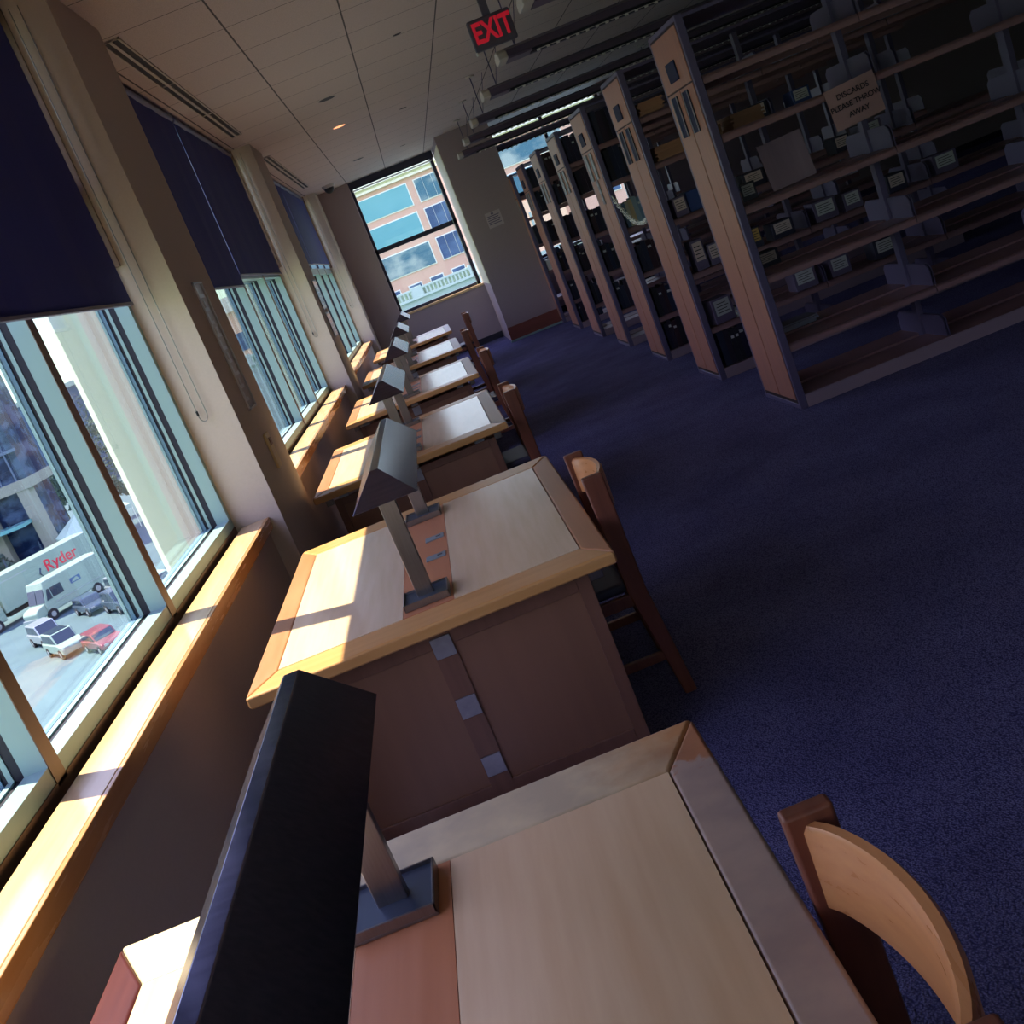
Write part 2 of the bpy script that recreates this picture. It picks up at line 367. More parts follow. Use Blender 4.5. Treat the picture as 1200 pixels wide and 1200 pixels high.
# raised blind of the far window
rb = thing('roller_blind', 'rolled up dark blind across the top of the far wall window', 'blind', (0, Y1 + .08, 3.45))
MB().cyl((-.50, 0, .02), (1.06, 0, .02), .035, n=14).build('roller', M['frame_dark'], rb, smooth=True)
MB().box(-.53, 1.07, -.045, -.035, -.07, .06).build('fascia', M['frame_dark'], rb)
MB().box(-.50, 1.03, -.02, 0, -.105, -.085).build('hem_bar', M['white'], rb)

# blinds of the left wall
def blind(y0, y1, zb, label, name='roller_blind', chain=None):
    t = thing(name, label, 'blind', (-1.32, (y0 + y1) / 2, zb), group=None)
    h = (y1 - y0) / 2; top = CEIL - zb
    n = 12; f = MB()
    P = [((.004 * math.sin(k * 2.3)), -h + 2 * h * k / n) for k in range(n + 1)]
    f.prism([(p[0], p[1]) for p in P] + [(p[0] - .0025, p[1]) for p in P[::-1]], 'Z', .012, top - .03, M['blind'])
    f.build('fabric', M['blind'], t, smooth=False)
    MB().box(-.012, .008, -h, h, 0, .016).build('hem_bar', M['metal_gray'], t, bevel=.002, seg=1)
    MB().cyl((-.01, -h, top - .045), (-.01, h, top - .045), .03, n=14).build('roller', M['metal_gray'], t, smooth=True)
    if chain:
        c = MB(); x = .075; pts = []
        yc, zc = chain; yc -= (y0 + y1) / 2; zc -= zb
        for k in range(40): pts.append((x - .022, yc, top - .05 - (top - .05 - zc - .03) * k / 39))
        for k in range(1, 8): a = PI * k / 8; pts.append((x - .022 * math.cos(a), yc, zc + .03 - .03 * math.sin(a)))
        for k in range(40): pts.append((x + .022, yc, zc + .03 + (top - .08 - zc) * k / 39))
        c.tube(pts, .0026, 6); o = c.build('bead_chain', M['chain'], t, smooth=True)
        MB().cyl((x - .022, yc, zc + .035), (x - .022, yc, zc + .06), .006, n=8).build('connector', M['black'], o)
    return t
blind(-.93, 2.72, 2.07, 'dark roller blind over the window nearest the bottom left, beside the front desk')
blind(2.76, 5.48, 2.07, 'wide dark roller blind hanging half down beside the first pillar', chain=(5.515, 1.43))
blind(6.52, 9.15, 2.10, 'dark roller blind hanging just past the first pillar, lower of its pair')
blind(9.21, 11.97, 2.19, 'dark roller blind ending a little higher beside the second pillar', chain=(12.03, 1.45))
blind(13.05, 16.2, 2.30, 'dark roller blind just past the second pillar')
blind(16.26, 19.5, 2.31, 'dark blue roller blind in the far corner bay', chain=(19.57, 1.5))
# side guide channels beside each blind
def guide(y):
    o = MB().box(-1.345, -1.30, y, y + .012, 2.26, CEIL).box(-1.345, -1.335, y - .03, y, 2.26, CEIL).build('trim_%d' % (20 + int(y)), M['frame_in']); struct(o)
for y in (5.515, 12.03, 19.58): guide(y)

# ceiling perimeter: plain band with slot diffusers
for k, (a, b) in enumerate([(-.5, 5.0), (6.75, 11.3), (13.4, 18.3)]):
    t = thing('air_diffuser', ['long slot air diffuser in the ceiling above the front desks', 'long twin slot air diffuser above the middle window bay', 'slot air diffuser in the ceiling by the far corner'][k], 'air vent', (-1.11, (a + b) / 2, CEIL))
    h = (b - a) / 2
    f = MB()
    for x0, x1 in ((-.055, -.043), (-.012, .008), (.043, .055)): f.box(x0, x1, -h, h, -.012, 0)
    f.box(-.055, .055, -h, -h + .012, -.012, 0); f.box(-.055, .055, h - .012, h, -.012, 0)
    for q in (-.33, .33): f.box(-.045, .045, q * h - .004, q * h + .004, -.0105, -.001)
    f.build('frame', M['ceil_panel'], t)
    MB().box(-.043, -.012, -h + .012, h - .012, -.003, 0).build('slot', M['slot'], t)
    MB().box(.008, .043, -h + .012, h - .012, -.003, 0).build('slot', M['slot'], t)

# downlights
def downlight(x, y, lab, lit=False, r=.09):
    t = thing('downlight', lab, 'ceiling light', (x, y, CEIL))
    n = 24; rg = MB(); inn = MB()
    A = [rg.bm.verts.new((math.cos(2*PI*k/n)*(r+.016), math.sin(2*PI*k/n)*(r+.016), -.002)) for k in range(n)]
    B = [rg.bm.verts.new((math.cos(2*PI*k/n)*r, math.sin(2*PI*k/n)*r, -.006)) for k in range(n)]
    for k in range(n): rg.bm.faces.new([A[k], A[(k+1) % n], B[(k+1) % n], B[k]])
    rg.build('trim_ring', M['ceil_panel'], t, smooth=True)
    MB().cyl((0, 0, -.004), (0, 0, -.0015), r, n=24).build('reflector', M['bulb'] if lit else M['slot'], t)
downlight(-.165, 11.27, 'dark round recessed downlight in the middle of the tiled ceiling')
downlight(-.185, 13.33, 'recessed downlight glowing orange in the dim ceiling', True, .075)
downlight(-.16, 17.3, 'small recessed downlight close before the far window')
downlight(.6, 13.9, 'small downlight right of the glowing one', r=.05)
downlight(.59, 9.63, 'small downlight left of the exit sign', r=.04)
downlight(.06, 7.4, 'recessed downlight at the top edge of the picture')
downlight(.56, 17.85, 'small downlight above the right part of the far window', r=.05)

# dome camera in the corner
t = thing('security_camera', 'small dark dome camera on the ceiling by the far corner', 'camera', (-.82, 19.3, CEIL))
MB().cyl((0, 0, 0), (0, 0, -.05), .11, .10, 20).build('housing', M['ceil_panel'], t, smooth=True)
sb = MB(); bmesh.ops.create_uvsphere(sb.bm, u_segments=16, v_segments=10, radius=.085)
o = sb.build('dome', M['black'], t, smooth=True); o.location = (0, 0, -.055)

# exit sign
t = thing('exit_sign', 'red EXIT sign hanging under the ceiling', 'exit sign', (1.26, 9.1, 3.07))
MB().box(-.175, .175, -.03, .03, 0, .235).build('housing', M['exit_box'], t, bevel=.012)
MB().box(-.03, .03, -.02, .02, .235, .43).box(-.12, .12, -.05, .05, .43, .45).build('canopy', M['exit_box'], t)
text('EXIT', .215, M['exit_red'], t, basis((.005, -.033, .118), (1, 0, 0), (0, 0, 1)) @ Matrix.Diagonal((.72, 1, 1, 1)), bold=.006, ext=.003)
MB().cyl((-.175, -.02, .0), (-.175, -.02, -.025), .008, n=8).build('test_button', M['white'], t)

# pendant light fixtures over the stack aisles
def fixture(y, lab):
    t = thing('pendant_light', lab, 'ceiling light', (1.24, y, 2.99), group='linear pendant lights over the bookcases')
    L = 6.6
    prof = [(-.15, .0), (-.13, .055), (-.05, .085), (.05, .085), (.13, .055), (.15, .0), (.12, -.012), (-.12, -.012)]
    MB().prism([(p[0], p[1]) for p in prof], 'X', .10, L).build('housing', M['fixture'], t)
    e = MB(); e.prism([(p[0] * .96, p[1] * .96) for p in prof], 'X', .02, .10); e.build('end_cap', M['ceil_panel'], t, bevel=.01)
    MB().box(.30, L - .1, -.145, -.118, -.022, -.006).build('shadow_gap', M['slot'], t)
    MB().box(.30, L - .1, -.045, .045, -.016, -.010).build('louver_pan', M['slot'], t)
    lv = MB()
    k = .34
    while k < L - .15: lv.box(k, k + .026, -.118, -.098, -.038, -.022); k += .085  # pegs sized and spaced like the window glints
    lv.box(.34, k, -.112, -.104, -.026, -.022)
    bmesh.ops.remove_doubles(lv.bm, verts=lv.bm.verts, dist=1e-6)
    lv.build('louver_glints', M['lens'], t)
    for x in (.2, 3.2):
        r = MB().cyl((x, 0, .08), (x, 0, CEIL - 2.99 - .01), .006, n=8).build('hanger', M['metal_gray'], t)
        MB().cyl((x, 0, CEIL - 2.99 - .015), (x, 0, CEIL - 2.99), .055, n=16).build('canopy', M['ceil_panel'], r)
    MB().tube([(.2, 0, .09), (.28, .03, .3), (.36, .05, CEIL - 2.99)], .0035, 6).build('power_cord', M['metal_gray'], t)
    return t
names_f = ['just right of the exit sign', 'second in line from the exit sign', 'third in line from the exit sign',
           'fourth in line from the exit sign', 'fifth in line from the exit sign', 'last in line, close to the far wall']
fy = [9.45, 11.45, 13.55, 15.5, 17.4, 19.1]
for y, l in zip([7.5] + fy, ['over the front bookcase, in the dark top right corner'] + names_f): fixture(y, 'long dark pendant light ' + l)

# ------------------------------------------------------------------ wall fittings
t = thing('sign_plaque', 'tall clear framed plaque on the first pillar', 'plaque', (PX, 6.02, 1.37))
MB().box(0, .004, -.12, .12, 0, .72).build('back_plate', mat('plaque plate', (.36, .30, .28), .3), t)
f = MB()
for a in ((-.12, .12, 0, .01), (-.12, .12, .71, .72), (-.12, -.11, 0, .72), (.11, .12, 0, .72)): f.box(.004, .012, a[0], a[1], a[2], a[3])
f.build('rim', M['plaque_line'], t)
g = MB()
for k in range(9):
    z = .05 + k * .073
    g.box(.004, .008, -.085, .03 + .05 * ((k * 7) % 3 - 1) / 2, z, z + .018)
    g.box(.004, .008, -.085 + .05 * (k % 2), -.06 + .05 * (k % 2), z + .018, z + .055)
g.build('raised_pattern', M['plaque_line'], t)
t = thing('light_switch', 'cream light switch plate low on the first pillar', 'light switch', (PX, 6.03, 1.02))
MB().box(0, .014, -.06, .06, 0, .20).build('plate', M['cream_plastic'], t, bevel=.003)
MB().box(.014, .02, -.025, .025, .13, .17).build('rocker', M['panel'], t)
for z0, z1, l in ((1.68, 2.03, 'upper framed notice on the second pillar'), (1.36, 1.65, 'lower framed notice on the second pillar')):
    t = thing('framed_notice', l, 'notice', (PX, 12.62, z0))
    MB().box(0, .012, -.22, .22, 0, z1 - z0).build('frame', M['square'], t, bevel=.002, seg=1)
    MB().box(.012, .014, -.2, .2, .02, z1 - z0 - .02).build('sheet', mat('notice reddish reflection', (.75, .5, .36), .12), t)  # reddish reflected light put into the sheet colour
    g = MB()
    for k in range(5): g.box(.014, .0145, -.15, .12 - .04 * (k % 2), .06 + k * .045, .07 + k * .045)
    g.build('print', M['panel'], t)
t = thing('wall_notice', 'pale notice with lines of print on the dim wall right of the far window', 'notice', (1.53, 18.56, 1.86))
MB().box(-.12, .14, -.01, 0, 0, .25).build('board', mat('notice board', (.50, .42, .45), .4), t)
g = MB()
for k in range(5): g.box(-.10, .11 - .02 * (k % 2), -.012, -.010, .05 + k * .032, .063 + k * .032)
g.build('print', M['metal_gray'], t)
MB().box(-.02, .02, -.0125, -.01, .205, .235).build('emblem', M['metal_gray'], t)

# ------------------------------------------------------------------ reading desks
TW, TL, TZ = .608, .885, .74
def make_desk(label, loc, rim_end, rim_side, inlay, rim_far=None, rim_left=None):
    t = thing('reading_desk', label, 'desk', loc)
    rx, ry = .088, .165; z0, z1 = TZ - .042, TZ
    def quad(name, pts, m):
        p = MB().prism(pts, 'Z', z0, z1); return p.build(name, m, t, bevel=.009, seg=3)
    W, L = TW, TL
    quad('edge_band', [(-W, -L), (W, -L), (W - rx, -L + ry), (-W + rx, -L + ry)], rim_end)
    quad('edge_band', [(-W, L), (W, L), (W - rx, L - ry), (-W + rx, L - ry)], rim_far or rim_end)
    quad('edge_band', [(W, -L), (W, L), (W - rx, L - ry), (W - rx, -L + ry)], rim_side)
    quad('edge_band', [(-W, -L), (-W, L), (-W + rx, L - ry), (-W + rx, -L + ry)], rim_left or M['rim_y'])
    for s in (-1, 1):
        a, b = sorted((s * .0895, s * (W - rx - .0015)))
        MB().box(a, b, -L + ry + .0015, L - ry - .0015, z0 + .01, z1 - .0008).build('inlay_panel', inlay, t)
    MB().box(-.088, .088, -L + ry + .0015, L - ry - .0015, z0 + .01, z1 - .0008).build('centre_strip', M['cherry'], t)
    for y in (-.13, .16):
        o = MB().box(.0, .078, y - .03, y + .03, z1 - .001, z1 + .004).build('power_outlet', M['plastic_gray'], t, bevel=.002)
        MB().box(.045, .065, y - .008, y + .008, z1 + .004, z1 + .0045).build('socket', M['black'], o)
    # end panels with metal squares
    for s in (-1, 1):
        ye = s * (L - .115); d = s * .02
        lo, hi = sorted((ye, ye - s * .03))
        p = MB()
        for x0, x1 in ((-W + .095, -W + .14), (W - .14, W - .095)): p.box(x0, x1, lo, hi, .06, .665)
        p.box(-W + .14, W - .14, lo, hi, .62, .665); p.box(-W + .14, W - .14, lo, hi, .06, .11)
        pn = p.build('end_frame', M['panel_frame'], t, bevel=.002, seg=1)
        for x0, x1 in ((-W + .14, -.036), (.036, W - .14)):
            MB().box(x0, x1, lo + .008, hi - .008, .11, .62).build('end_panel', M['panel'], t)
        MB().box(-.036, .036, lo - .001, hi + .001, .06, .665).build('centre_stile', M['panel_frame'], t)
        for z in (.585, .365, .145):
            f = ye + s * .001
            a, b = sorted((f, f + s * .006)); MB().box(-.034, .034, a, b, z, z + .072).build('metal_square', M['square'], t, bevel=.001, seg=1)
        for x in (-W + .16, 0, W - .19):
            MB().box(x - .03, x + .03, lo + .002, hi - .002, .66, .70).build('standoff', M['square'], t)
        for x in (-W + .12, W - .12):
            MB().box(x - .025, x + .025, lo, hi, 0, .06).build('foot', M['black'], t)
    MB().box(-.02, .02, -L + .145, L - .145, .1, .6).build('modesty_panel', M['panel_frame'], t)
    for sx in (-1, 1):
        MB().box(sx * (W - .075) - .022, sx * (W - .075) + .022, -L + .06, -L + .10, .655, .70).build('corner_bracket', M['steel'], t, bevel=.003)
    return t
RE, RS, IN = M['rim'], M['rim_y'], M['inlay']
desks = [
 ((-.432, 1.095, 0), M['worn_end'], M['worn_side'], M['inlay_x'], 'front maple desk at the bottom, worn pale edge with orange lacquer left at one corner'),
 ((-.363, 4.07, 0), RE, RS, IN, 'maple desk whose whole cherry end panel with metal squares is in view'),
 ((-.440, 7.165, 0), RE, M['rim_worn'], IN, 'third maple desk from the front, standing at the first pillar'),
 ((-.430, 10.17, 0), RE, M['rim_worn'], IN, 'fourth maple desk from the front, beside the middle window'),
 ((-.440, 13.35, 0), RE, M['rim_worn'], IN, 'fifth maple desk from the front, shining under the far window light'),
 ((-.435, 16.75, 0), RE, M['rim_worn'], IN, 'last maple desk in the row, closest to the far wall'),
]
for loc, a, b, c, lab in desks: make_desk(lab, loc, a, b, c, None, M['rim_shaded'] if loc[1] < 2 else None)

# desk lamps: hip-roofed metal shade on two posts
def make_lamp(label, loc):
    t = thing('desk_lamp', label, 'lamp', loc)
    ez, rz, w, ye, yr = 1.098 - TZ, 1.201 - TZ, .112, .66, .59
    s = MB(); rw = .014
    v = {}
    def V(k, *c): v[k] = s.bm.verts.new(c)
    for sy in (-1, 1):
        for sx in (-1, 1):
            V(('e', sx, sy), sx * w, sy * ye, ez); V(('r', sx, sy), sx * rw, sy * (yr + .02 + sy * .022), rz)
            V(('i', sx, sy), sx * (w - .006), sy * (ye - .008), ez); V(('j', sx, sy), sx * rw * .5, sy * (yr + .012 + sy * .022), rz - .006)
    F = s.bm.faces.new
    F([v['r', -1, -1], v['r', 1, -1], v['r', 1, 1], v['r', -1, 1]])
    F([v['j', -1, -1], v['j', -1, 1], v['j', 1, 1], v['j', 1, -1]])
    for sx in (-1, 1):
        F([v['e', sx, -1], v['e', sx, 1], v['r', sx, 1], v['r', sx, -1]]); F([v['i', sx, -1], v['j', sx, -1], v['j', sx, 1], v['i', sx, 1]])
        F([v['e', sx, -1], v['i', sx, -1], v['i', sx, 1], v['e', sx, 1]])
    for sy in (-1, 1):
        F([v['e', -1, sy], v['r', -1, sy], v['r', 1, sy], v['e', 1, sy]]); F([v['i', -1, sy], v['i', 1, sy], v['j', 1, sy], v['j', -1, sy]])
        F([v['e', -1, sy], v['e', 1, sy], v['i', 1, sy], v['i', -1, sy]])
    s.build('lamp_shade', M['shade'], t, bevel=.0018, seg=2)
    MB().cyl((0, -.5, ez + .02), (0, .5, ez + .02), .013, n=12).build('tube_lamp', M['white'], t, smooth=True)
    for y in (-.60, .60):
        yy = y
        MB().box(-.029, .029, yy - .013, yy + .013, .006, ez + .055).build('post', M['steel'], t, bevel=.003)
        b = MB(); b.box(-.079, .079, yy - .075, yy + .075, 0, .006)
        for q in ((-.079, -.074, -.075, .075), (.074, .079, -.075, .075), (-.079, .079, -.075, -.070), (-.079, .079, .070, .075)): b.box(q[0], q[1], yy + q[2], yy + q[3], .005, .024)
        o = b.build('base', M['steel'], t, bevel=.001, seg=1)
        MB().box(-.0735, .0735, yy - .0695, yy + .0695, .006, .017).build('base_insert', M['tray'], o)
    return t
lampl = ['large dark metal desk lamp with pitched shade on the front desk', 'pitched metal desk lamp on the desk with the metal squares below', 'pitched metal desk lamp on the third desk, its shade mirroring the window',
         'pitched metal desk lamp on the fourth desk', 'pitched metal desk lamp on the fifth desk', 'pitched metal desk lamp on the last desk']
proto = make_lamp(lampl[0], (-.446, 1.13, TZ)); proto['group'] = 'desk lamps'
for k in range(1, 6):
    c = copy_tree(proto); c.location = (desks[k][0][0], desks[k][0][1], TZ); c['label'] = lampl[k]

# ------------------------------------------------------------------ chairs (face -X, pushed under the desks)
def make_chair(label, loc, rz=0):
    t = thing('library_chair', label, 'chair', loc, rz, group='oak library chairs along the aisle')
    hw = .245
    for sy in (-1, 1):
        # rear leg + post, raked
        p = MB(); y0, y1 = sorted((sy * hw, sy * (hw - .032)))
        p.prism([(.055, 0), (.10, 0), (.055, .44), (.052, .88), (-.022, .88), (-.012, .44)], 'Y', y0, y1)
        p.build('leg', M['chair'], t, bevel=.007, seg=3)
        q = MB(); q.prism([(-.43, 0), (-.39, 0), (-.375, .43), (-.435, .43)], 'Y', y0, y1); q.build('leg', M['chair'], t, bevel=.006)
        MB().box(-.42, .04, (y0 + y1) / 2 - .011, (y0 + y1) / 2 + .011, .15, .185).build('stretcher', M['chair'], t, bevel=.004)
        MB().box(-.42, .0, (y0 + y1) / 2 - .012, (y0 + y1) / 2 + .012, .385, .43).build('seat_rail', M['chair'], t, bevel=.003)
    MB().box(-.43, -.405, -hw + .03, hw - .03, .385, .43).build('seat_rail', M['chair'], t, bevel=.003)
    MB().box(-.44, .0, -hw + .034, hw - .034, .43, .47).build('seat', M['seatfab'], t, bevel=.015)
    # curved backrest bowing away from the sitter, deep in the middle
    b = MB(); n = 24; rings = []
    for k in range(n + 1):
        s_ = k / n; y = -hw + .032 + (2 * hw - .064) * s_; u = 4 * s_ * (1 - s_)
        bow = .012 + .056 * u ** .8
        th = .013
        top = .862 + .004 * u; bot = .722 - .012 * u
        rg = []
        for (dx, z) in ((-th, bot + .006), (-th, top - .012), (-th * .5, top - .002), (th * .5, top), (th, top - .010), (th, bot + .008), (0, bot)):
            rg.append(b.bm.verts.new((bow + dx + .02 * (z - .8), y, z)))
        rings.append(rg)
    for k in range(n):
        for j in range(7): b.bm.faces.new([rings[k][j], rings[k][(j + 1) % 7], rings[k + 1][(j + 1) % 7], rings[k + 1][j]])
    b.bm.faces.new(rings[0]); b.bm.faces.new(rings[-1][::-1])
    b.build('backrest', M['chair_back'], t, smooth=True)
    return t
chs = [((.205, 1.105, 0), 'oak chair with curved back at the front desk in the bottom right'),
       ((.282, 3.865, 0), 'oak chair pushed in at the desk with the metal squares'),
       ((.235, 6.68, 0), 'oak chair at the third desk, its back post lit'),
       ((.27, 9.70, 0), 'dim oak chair at the fourth desk'),
       ((.25, 12.89, 0), 'dim oak chair at the fifth desk'),
       ((.42, 16.26, 0), 'dark oak chair standing out at the last desk')]
pc = make_chair(chs[0][1], chs[0][0])
for loc, lab in chs[1:]:
    c = copy_tree(pc); c.location = loc; c['label'] = lab

# ------------------------------------------------------------------ bookcases
SY = [6.84, 8.72, 10.63, 12.58, 14.45, 16.42, 18.3]
SD = .73; SXN = 1.985; SH = 2.53; BAYW = 1.035
LV = [.085, .43, .885, 1.335, 1.79, 2.15]
ordn = ['front', 'second', 'third', 'fourth', 'fifth', 'sixth', 'seventh']
shelf_me = {}
def make_stack(i, nb):
    y0 = SY[i]; t = thing('library_bookcase', 'tall %s metal bookcase with wooden end panels%s' % (['frontmost and nearly empty', 'second', 'third', 'fourth', 'fifth', 'sixth', 'farthest'][i],
              ['', ' crowded with papers', ' with a chain hung from its end', '', '', '', ' against the far wall'][i]), 'bookcase', (SXN, y0, 0), group='double sided library bookcases')
    d = SD
    e = MB()
    e.box(0, .05, 0, .03, 0, SH); e.box(0, .05, d - .03, d, 0, SH); e.box(0, .05, .03, d - .03, SH - .03, SH); e.box(0, .05, .03, d - .03, 0, .035)
    e.box(.02, .05, .03, d - .03, .035, SH - .03)
    e.build('end_frame', M['metal_gray'], t, bevel=.003, seg=1)
    zs = 2.14
    p1 = MB().box(-.004, .02, .046, d / 2 - .009, .062, zs).build('end_panel', M['stack_wood'], t, bevel=.002, seg=1)
    MB().box(-.004, .02, d / 2 + .009, d - .046, .062, zs).build('end_panel', M['stack_wood'], t, bevel=.002, seg=1)
    MB().box(-.004, .02, .046, d - .046, zs + .010, SH - .045).build('end_panel', M['stack_wood'], t, bevel=.002, seg=1)
    MB().box(.001, .016, .031, d - .031, .036, SH - .031).build('backing', M['groove'], t)
    MB().box(-.014, -.004, d * .36, d * .66, 2.20, 2.32).build('label_holder', M['label_navy'], t, bevel=.003, seg=1)
    for ya in (d * .24, d * .62):
        lh = MB().box(-.012, -.004, ya, ya + .13, 1.86, 2.12).build('label_holder', M['label_navy'] if i < 2 else M['square'], t, bevel=.003, seg=1)
        g = MB()
        for q in ((ya, ya + .008, 1.86, 2.12), (ya + .122, ya + .13, 1.86, 2.12)): g.box(-.017, -.012, *q)
        g.build('rim', M['square'], lh)
    for k in range(1, nb + 1):
        x = k * BAYW + .02
        MB().box(x - .02, x + .02, d / 2 - .035, d / 2 + .035, 0, SH - .02).build('upright', M['metal_gray'], t)
    MB().box(.05, nb * BAYW + .04, .0, .012, 0, .085).box(.05, nb * BAYW + .04, d - .012, d, 0, .085).build('kick_plate', M['kick'], t)
    MB().box(.05, nb * BAYW + .04, .0, d, SH - .03, SH - .01).build('top_cover', M['metal_gray'], t)
    for side in (0, 1):
        for k in range(nb):
            for li, z in enumerate(LV):
                key = (side,)
                if key not in shelf_me:
                    s_ = MB(); a, b = (.012, d / 2 - .035) if side == 0 else (d / 2 + .035, d - .012)
                    s_.box(.004, BAYW - .004, a, b, -.016, 0, M['shelf'])
                    fy_ = (a, a + .012) if side == 0 else (b - .012, b)
                    s_.box(.004, BAYW - .004, fy_[0], fy_[1], -.05, 0, M['shelf'])
                    prof = [(a + .01, .0), (b, .0), (b, .14), (a + .05, .14), (a + .01, .11)] if side == 0 else [(a, .0), (b - .01, .0), (b - .01, .11), (b - .05, .14), (a, .14)]
                    for xx in (.006, BAYW - .012): s_.prism(prof, 'X', xx, xx + .005, M['metal_gray'])
                    o = s_.build('shelf', None, t); shelf_me[key] = o
                else:
                    o = shelf_me[key].copy(); COL.objects.link(o); o.parent = t
                o.location = (.03 + k * BAYW, 0, z + .002)
    return t
for i in range(7): make_stack(i, [4, 4, 3, 3, 2, 2, 2][i])

# pages and boards standing in and hanging from the front bookcase
t = thing('paper_sign', 'paper sign reading DISCARDS PLEASE THROW AWAY taped to the front bookcase', 'sign', (2.86, 6.80, 1.68), 0)
R = Matrix.Rotation(math.radians(-4), 4, 'Y')
s = MB(); n = 8; P = []
for k in range(n + 1): 
    u = k / n; P.append((-.16 + .32 * u, -.012 * math.sin(PI * u) - .01 * u * u))
A = [[s.bm.verts.new(R @ Vector((p[0], p[1], z))) for p in P] for z in (-.125, .125)]
B = [[s.bm.verts.new(R @ Vector((p[0], p[1] + .0008, z))) for p in P] for z in (-.125, .125)]
for k in range(n):
    s.bm.faces.new([A[0][k], A[0][k+1], A[1][k+1], A[1][k]]); s.bm.faces.new([B[0][k], B[1][k], B[1][k+1], B[0][k+1]])
    s.bm.faces.new([A[0][k], B[0][k], B[0][k+1], A[0][k+1]]); s.bm.faces.new([A[1][k], A[1][k+1], B[1][k+1], B[1][k]])
s.bm.faces.new([A[0][0], A[1][0], B[1][0], B[0][0]]); s.bm.faces.new([A[0][-1], B[0][-1], B[1][-1], A[1][-1]])
s.build('sheet', mat('pinkish paper', (.42, .25, .25), .7), t)
for k, l in enumerate(('DISCARDS', 'PLEASE THROW', 'AWAY')):
    text(l, .046, M['ink'], t, R @ basis((0, -.025, .062 - k * .062), (1, 0, 0), (0, 0, 1)), ext=.0005, bold=.0004)
t = tag(MB().box(-.15, .15, -.005, .005, 0, .30).build('cardboard_panel', M['cardboard'], loc=(2.47, 7.09, 1.345)), 'plain grey cardboard panel leaning on a shelf of the front bookcase', 'cardboard')
t.rotation_euler = (math.radians(-8), math.radians(-2), 0)

PALM = {}
def bmat(col):
    if col not in PALM: PALM[col] = mat('cover %d' % len(PALM), col, .5)
    return PALM[col]
def book(x, yf, z, w, h, d, col, label, group, lean=0, band=None, face=-1):
    """upright volume: x = left edge, yf = front (spine) y, spine towards -Y"""
    t = thing('book', label, 'book', (x, yf, z), 0, group)
    c = MB(); c.box(0, w, 0, .004, 0, h); c.box(0, .003, .004, d, 0, h); c.box(w - .003, w, .004, d, 0, h)
    c.build('cover', bmat(col), t)
    MB().box(.003, w - .003, .004, d - .006, .004, h - .004).build('pages', M['paper'], t)
    if band: MB().box(w * .18, w * .82, -.0008, 0, h * .72, h * .8).build('spine_label', M['paper_blue'], t)
    t.rotation_euler = (0, lean, 0)
    return t
darks = [(.02, .018, .05), (.03, .02, .04), (.018, .025, .06), (.045, .02, .03), (.02, .02, .03), (.03, .035, .07)]
cnt = 0
def row(i, li, x0, x1, gap=.0, hmin=.26, hmax=.32, cols=darks, lab='dark bound volume', wmin=.035, wmax=.055, band=.25):
    g = '%s standing on shelf level %d of the %s bookcase' % (lab + 's', li + 1, ordn[i])
    x = x0; z = LV[li] + .0035
    L = '%s on the %s shelf of the %s bookcase' % (lab, ['lowest', 'second', 'third', 'fourth', 'fifth', 'topmost'][li], ordn[i])
    while x < x1:
        w = random.uniform(wmin, wmax); h = random.uniform(hmin, hmax)
        if li == 5: h = min(h, .30)
        book(x, SY[i] + .03 + random.uniform(0, .02), z, w, h, .22, random.choice(cols), L, g, band=random.random() < band)
        x += w + .0015
for i in range(2, 6):
    for li in range(6):
        n = 7 if i == 2 else 6
        if i == 2 and li == 3:
            row(i, li, 2.06, 2.06 + .05 * n, hmin=.22, hmax=.26, cols=[(.62, .5, .3), (.18, .28, .4), (.6, .55, .42), (.3, .42, .5)], lab='cream or blue paper volume', wmin=.03, wmax=.045)
        elif (i, li) in ((3, 0), (4, 0)): continue
        else: row(i, li, 2.06, 2.06 + .048 * n)
row(6, 2, 2.20, 2.40, wmin=.04); row(6, 3, 2.06, 2.35, wmin=.04)

# loose paper stacks, boxes, display cards of the second bookcase (seen beside and through the front one)
def paper_pile(x, y, z, w, d, n, label, group, m=None, rz=0):
    t = thing('paper_stack', label, 'papers', (x, y, z), rz, group)
    s = MB(); zz = 0
    for k in range(n):
        h = random.uniform(.008, .018); o = random.uniform(-.012, .012); q = random.uniform(-.01, .01)
        s.box(-w / 2 + o, w / 2 + o, q, d + q, zz + .0006, zz + h); zz += h
    s.build('sheets', m or M['paper'], t); return t
def box_item(x, y, z, w, d, h, m, label, group, rz=0, lines=True, tilt=0, name='pamphlet_box', cat='box', lab_m=None):
    t = thing(name, label, cat, (x, y, z), rz, group)
    MB().box(-w / 2, w / 2, 0, d, 0, h).build('case', m, t, bevel=.002, seg=1)
    if lines:
        c = MB().box(-w * .38, w * .38, -.0015, 0, h * .3, h * .92).build('card', lab_m or M['paper_blue'], t)
        g = MB()
        for k in range(4): g.box(-w * .3, w * .3 - w * .1 * (k % 2), -.0022, -.0015, h * (.40 + .12 * k), h * (.43 + .12 * k))
        g.build('print', M['ink'], c)
    t.rotation_euler = (tilt, 0, rz)
    return t
dk = mat('dark board box', (.03, .03, .06), .5); br = mat('brown paper', (.42, .22, .13), .7); bl = mat('blue cover', (.05, .09, .28), .4); yl = mat('yellow card', (.6, .38, .12), .6)
blk = M['paper_blue']; gry = mat('grey box', (.15, .12, .21), .5)
y2 = SY[1] + .03
Bz = [z + .0035 for z in LV]
paper_pile(2.16, y2, Bz[5], .20, .24, 7, 'stack of brown folders on the top shelf of the second bookcase, beside its end', 'brown folder stacks', br)
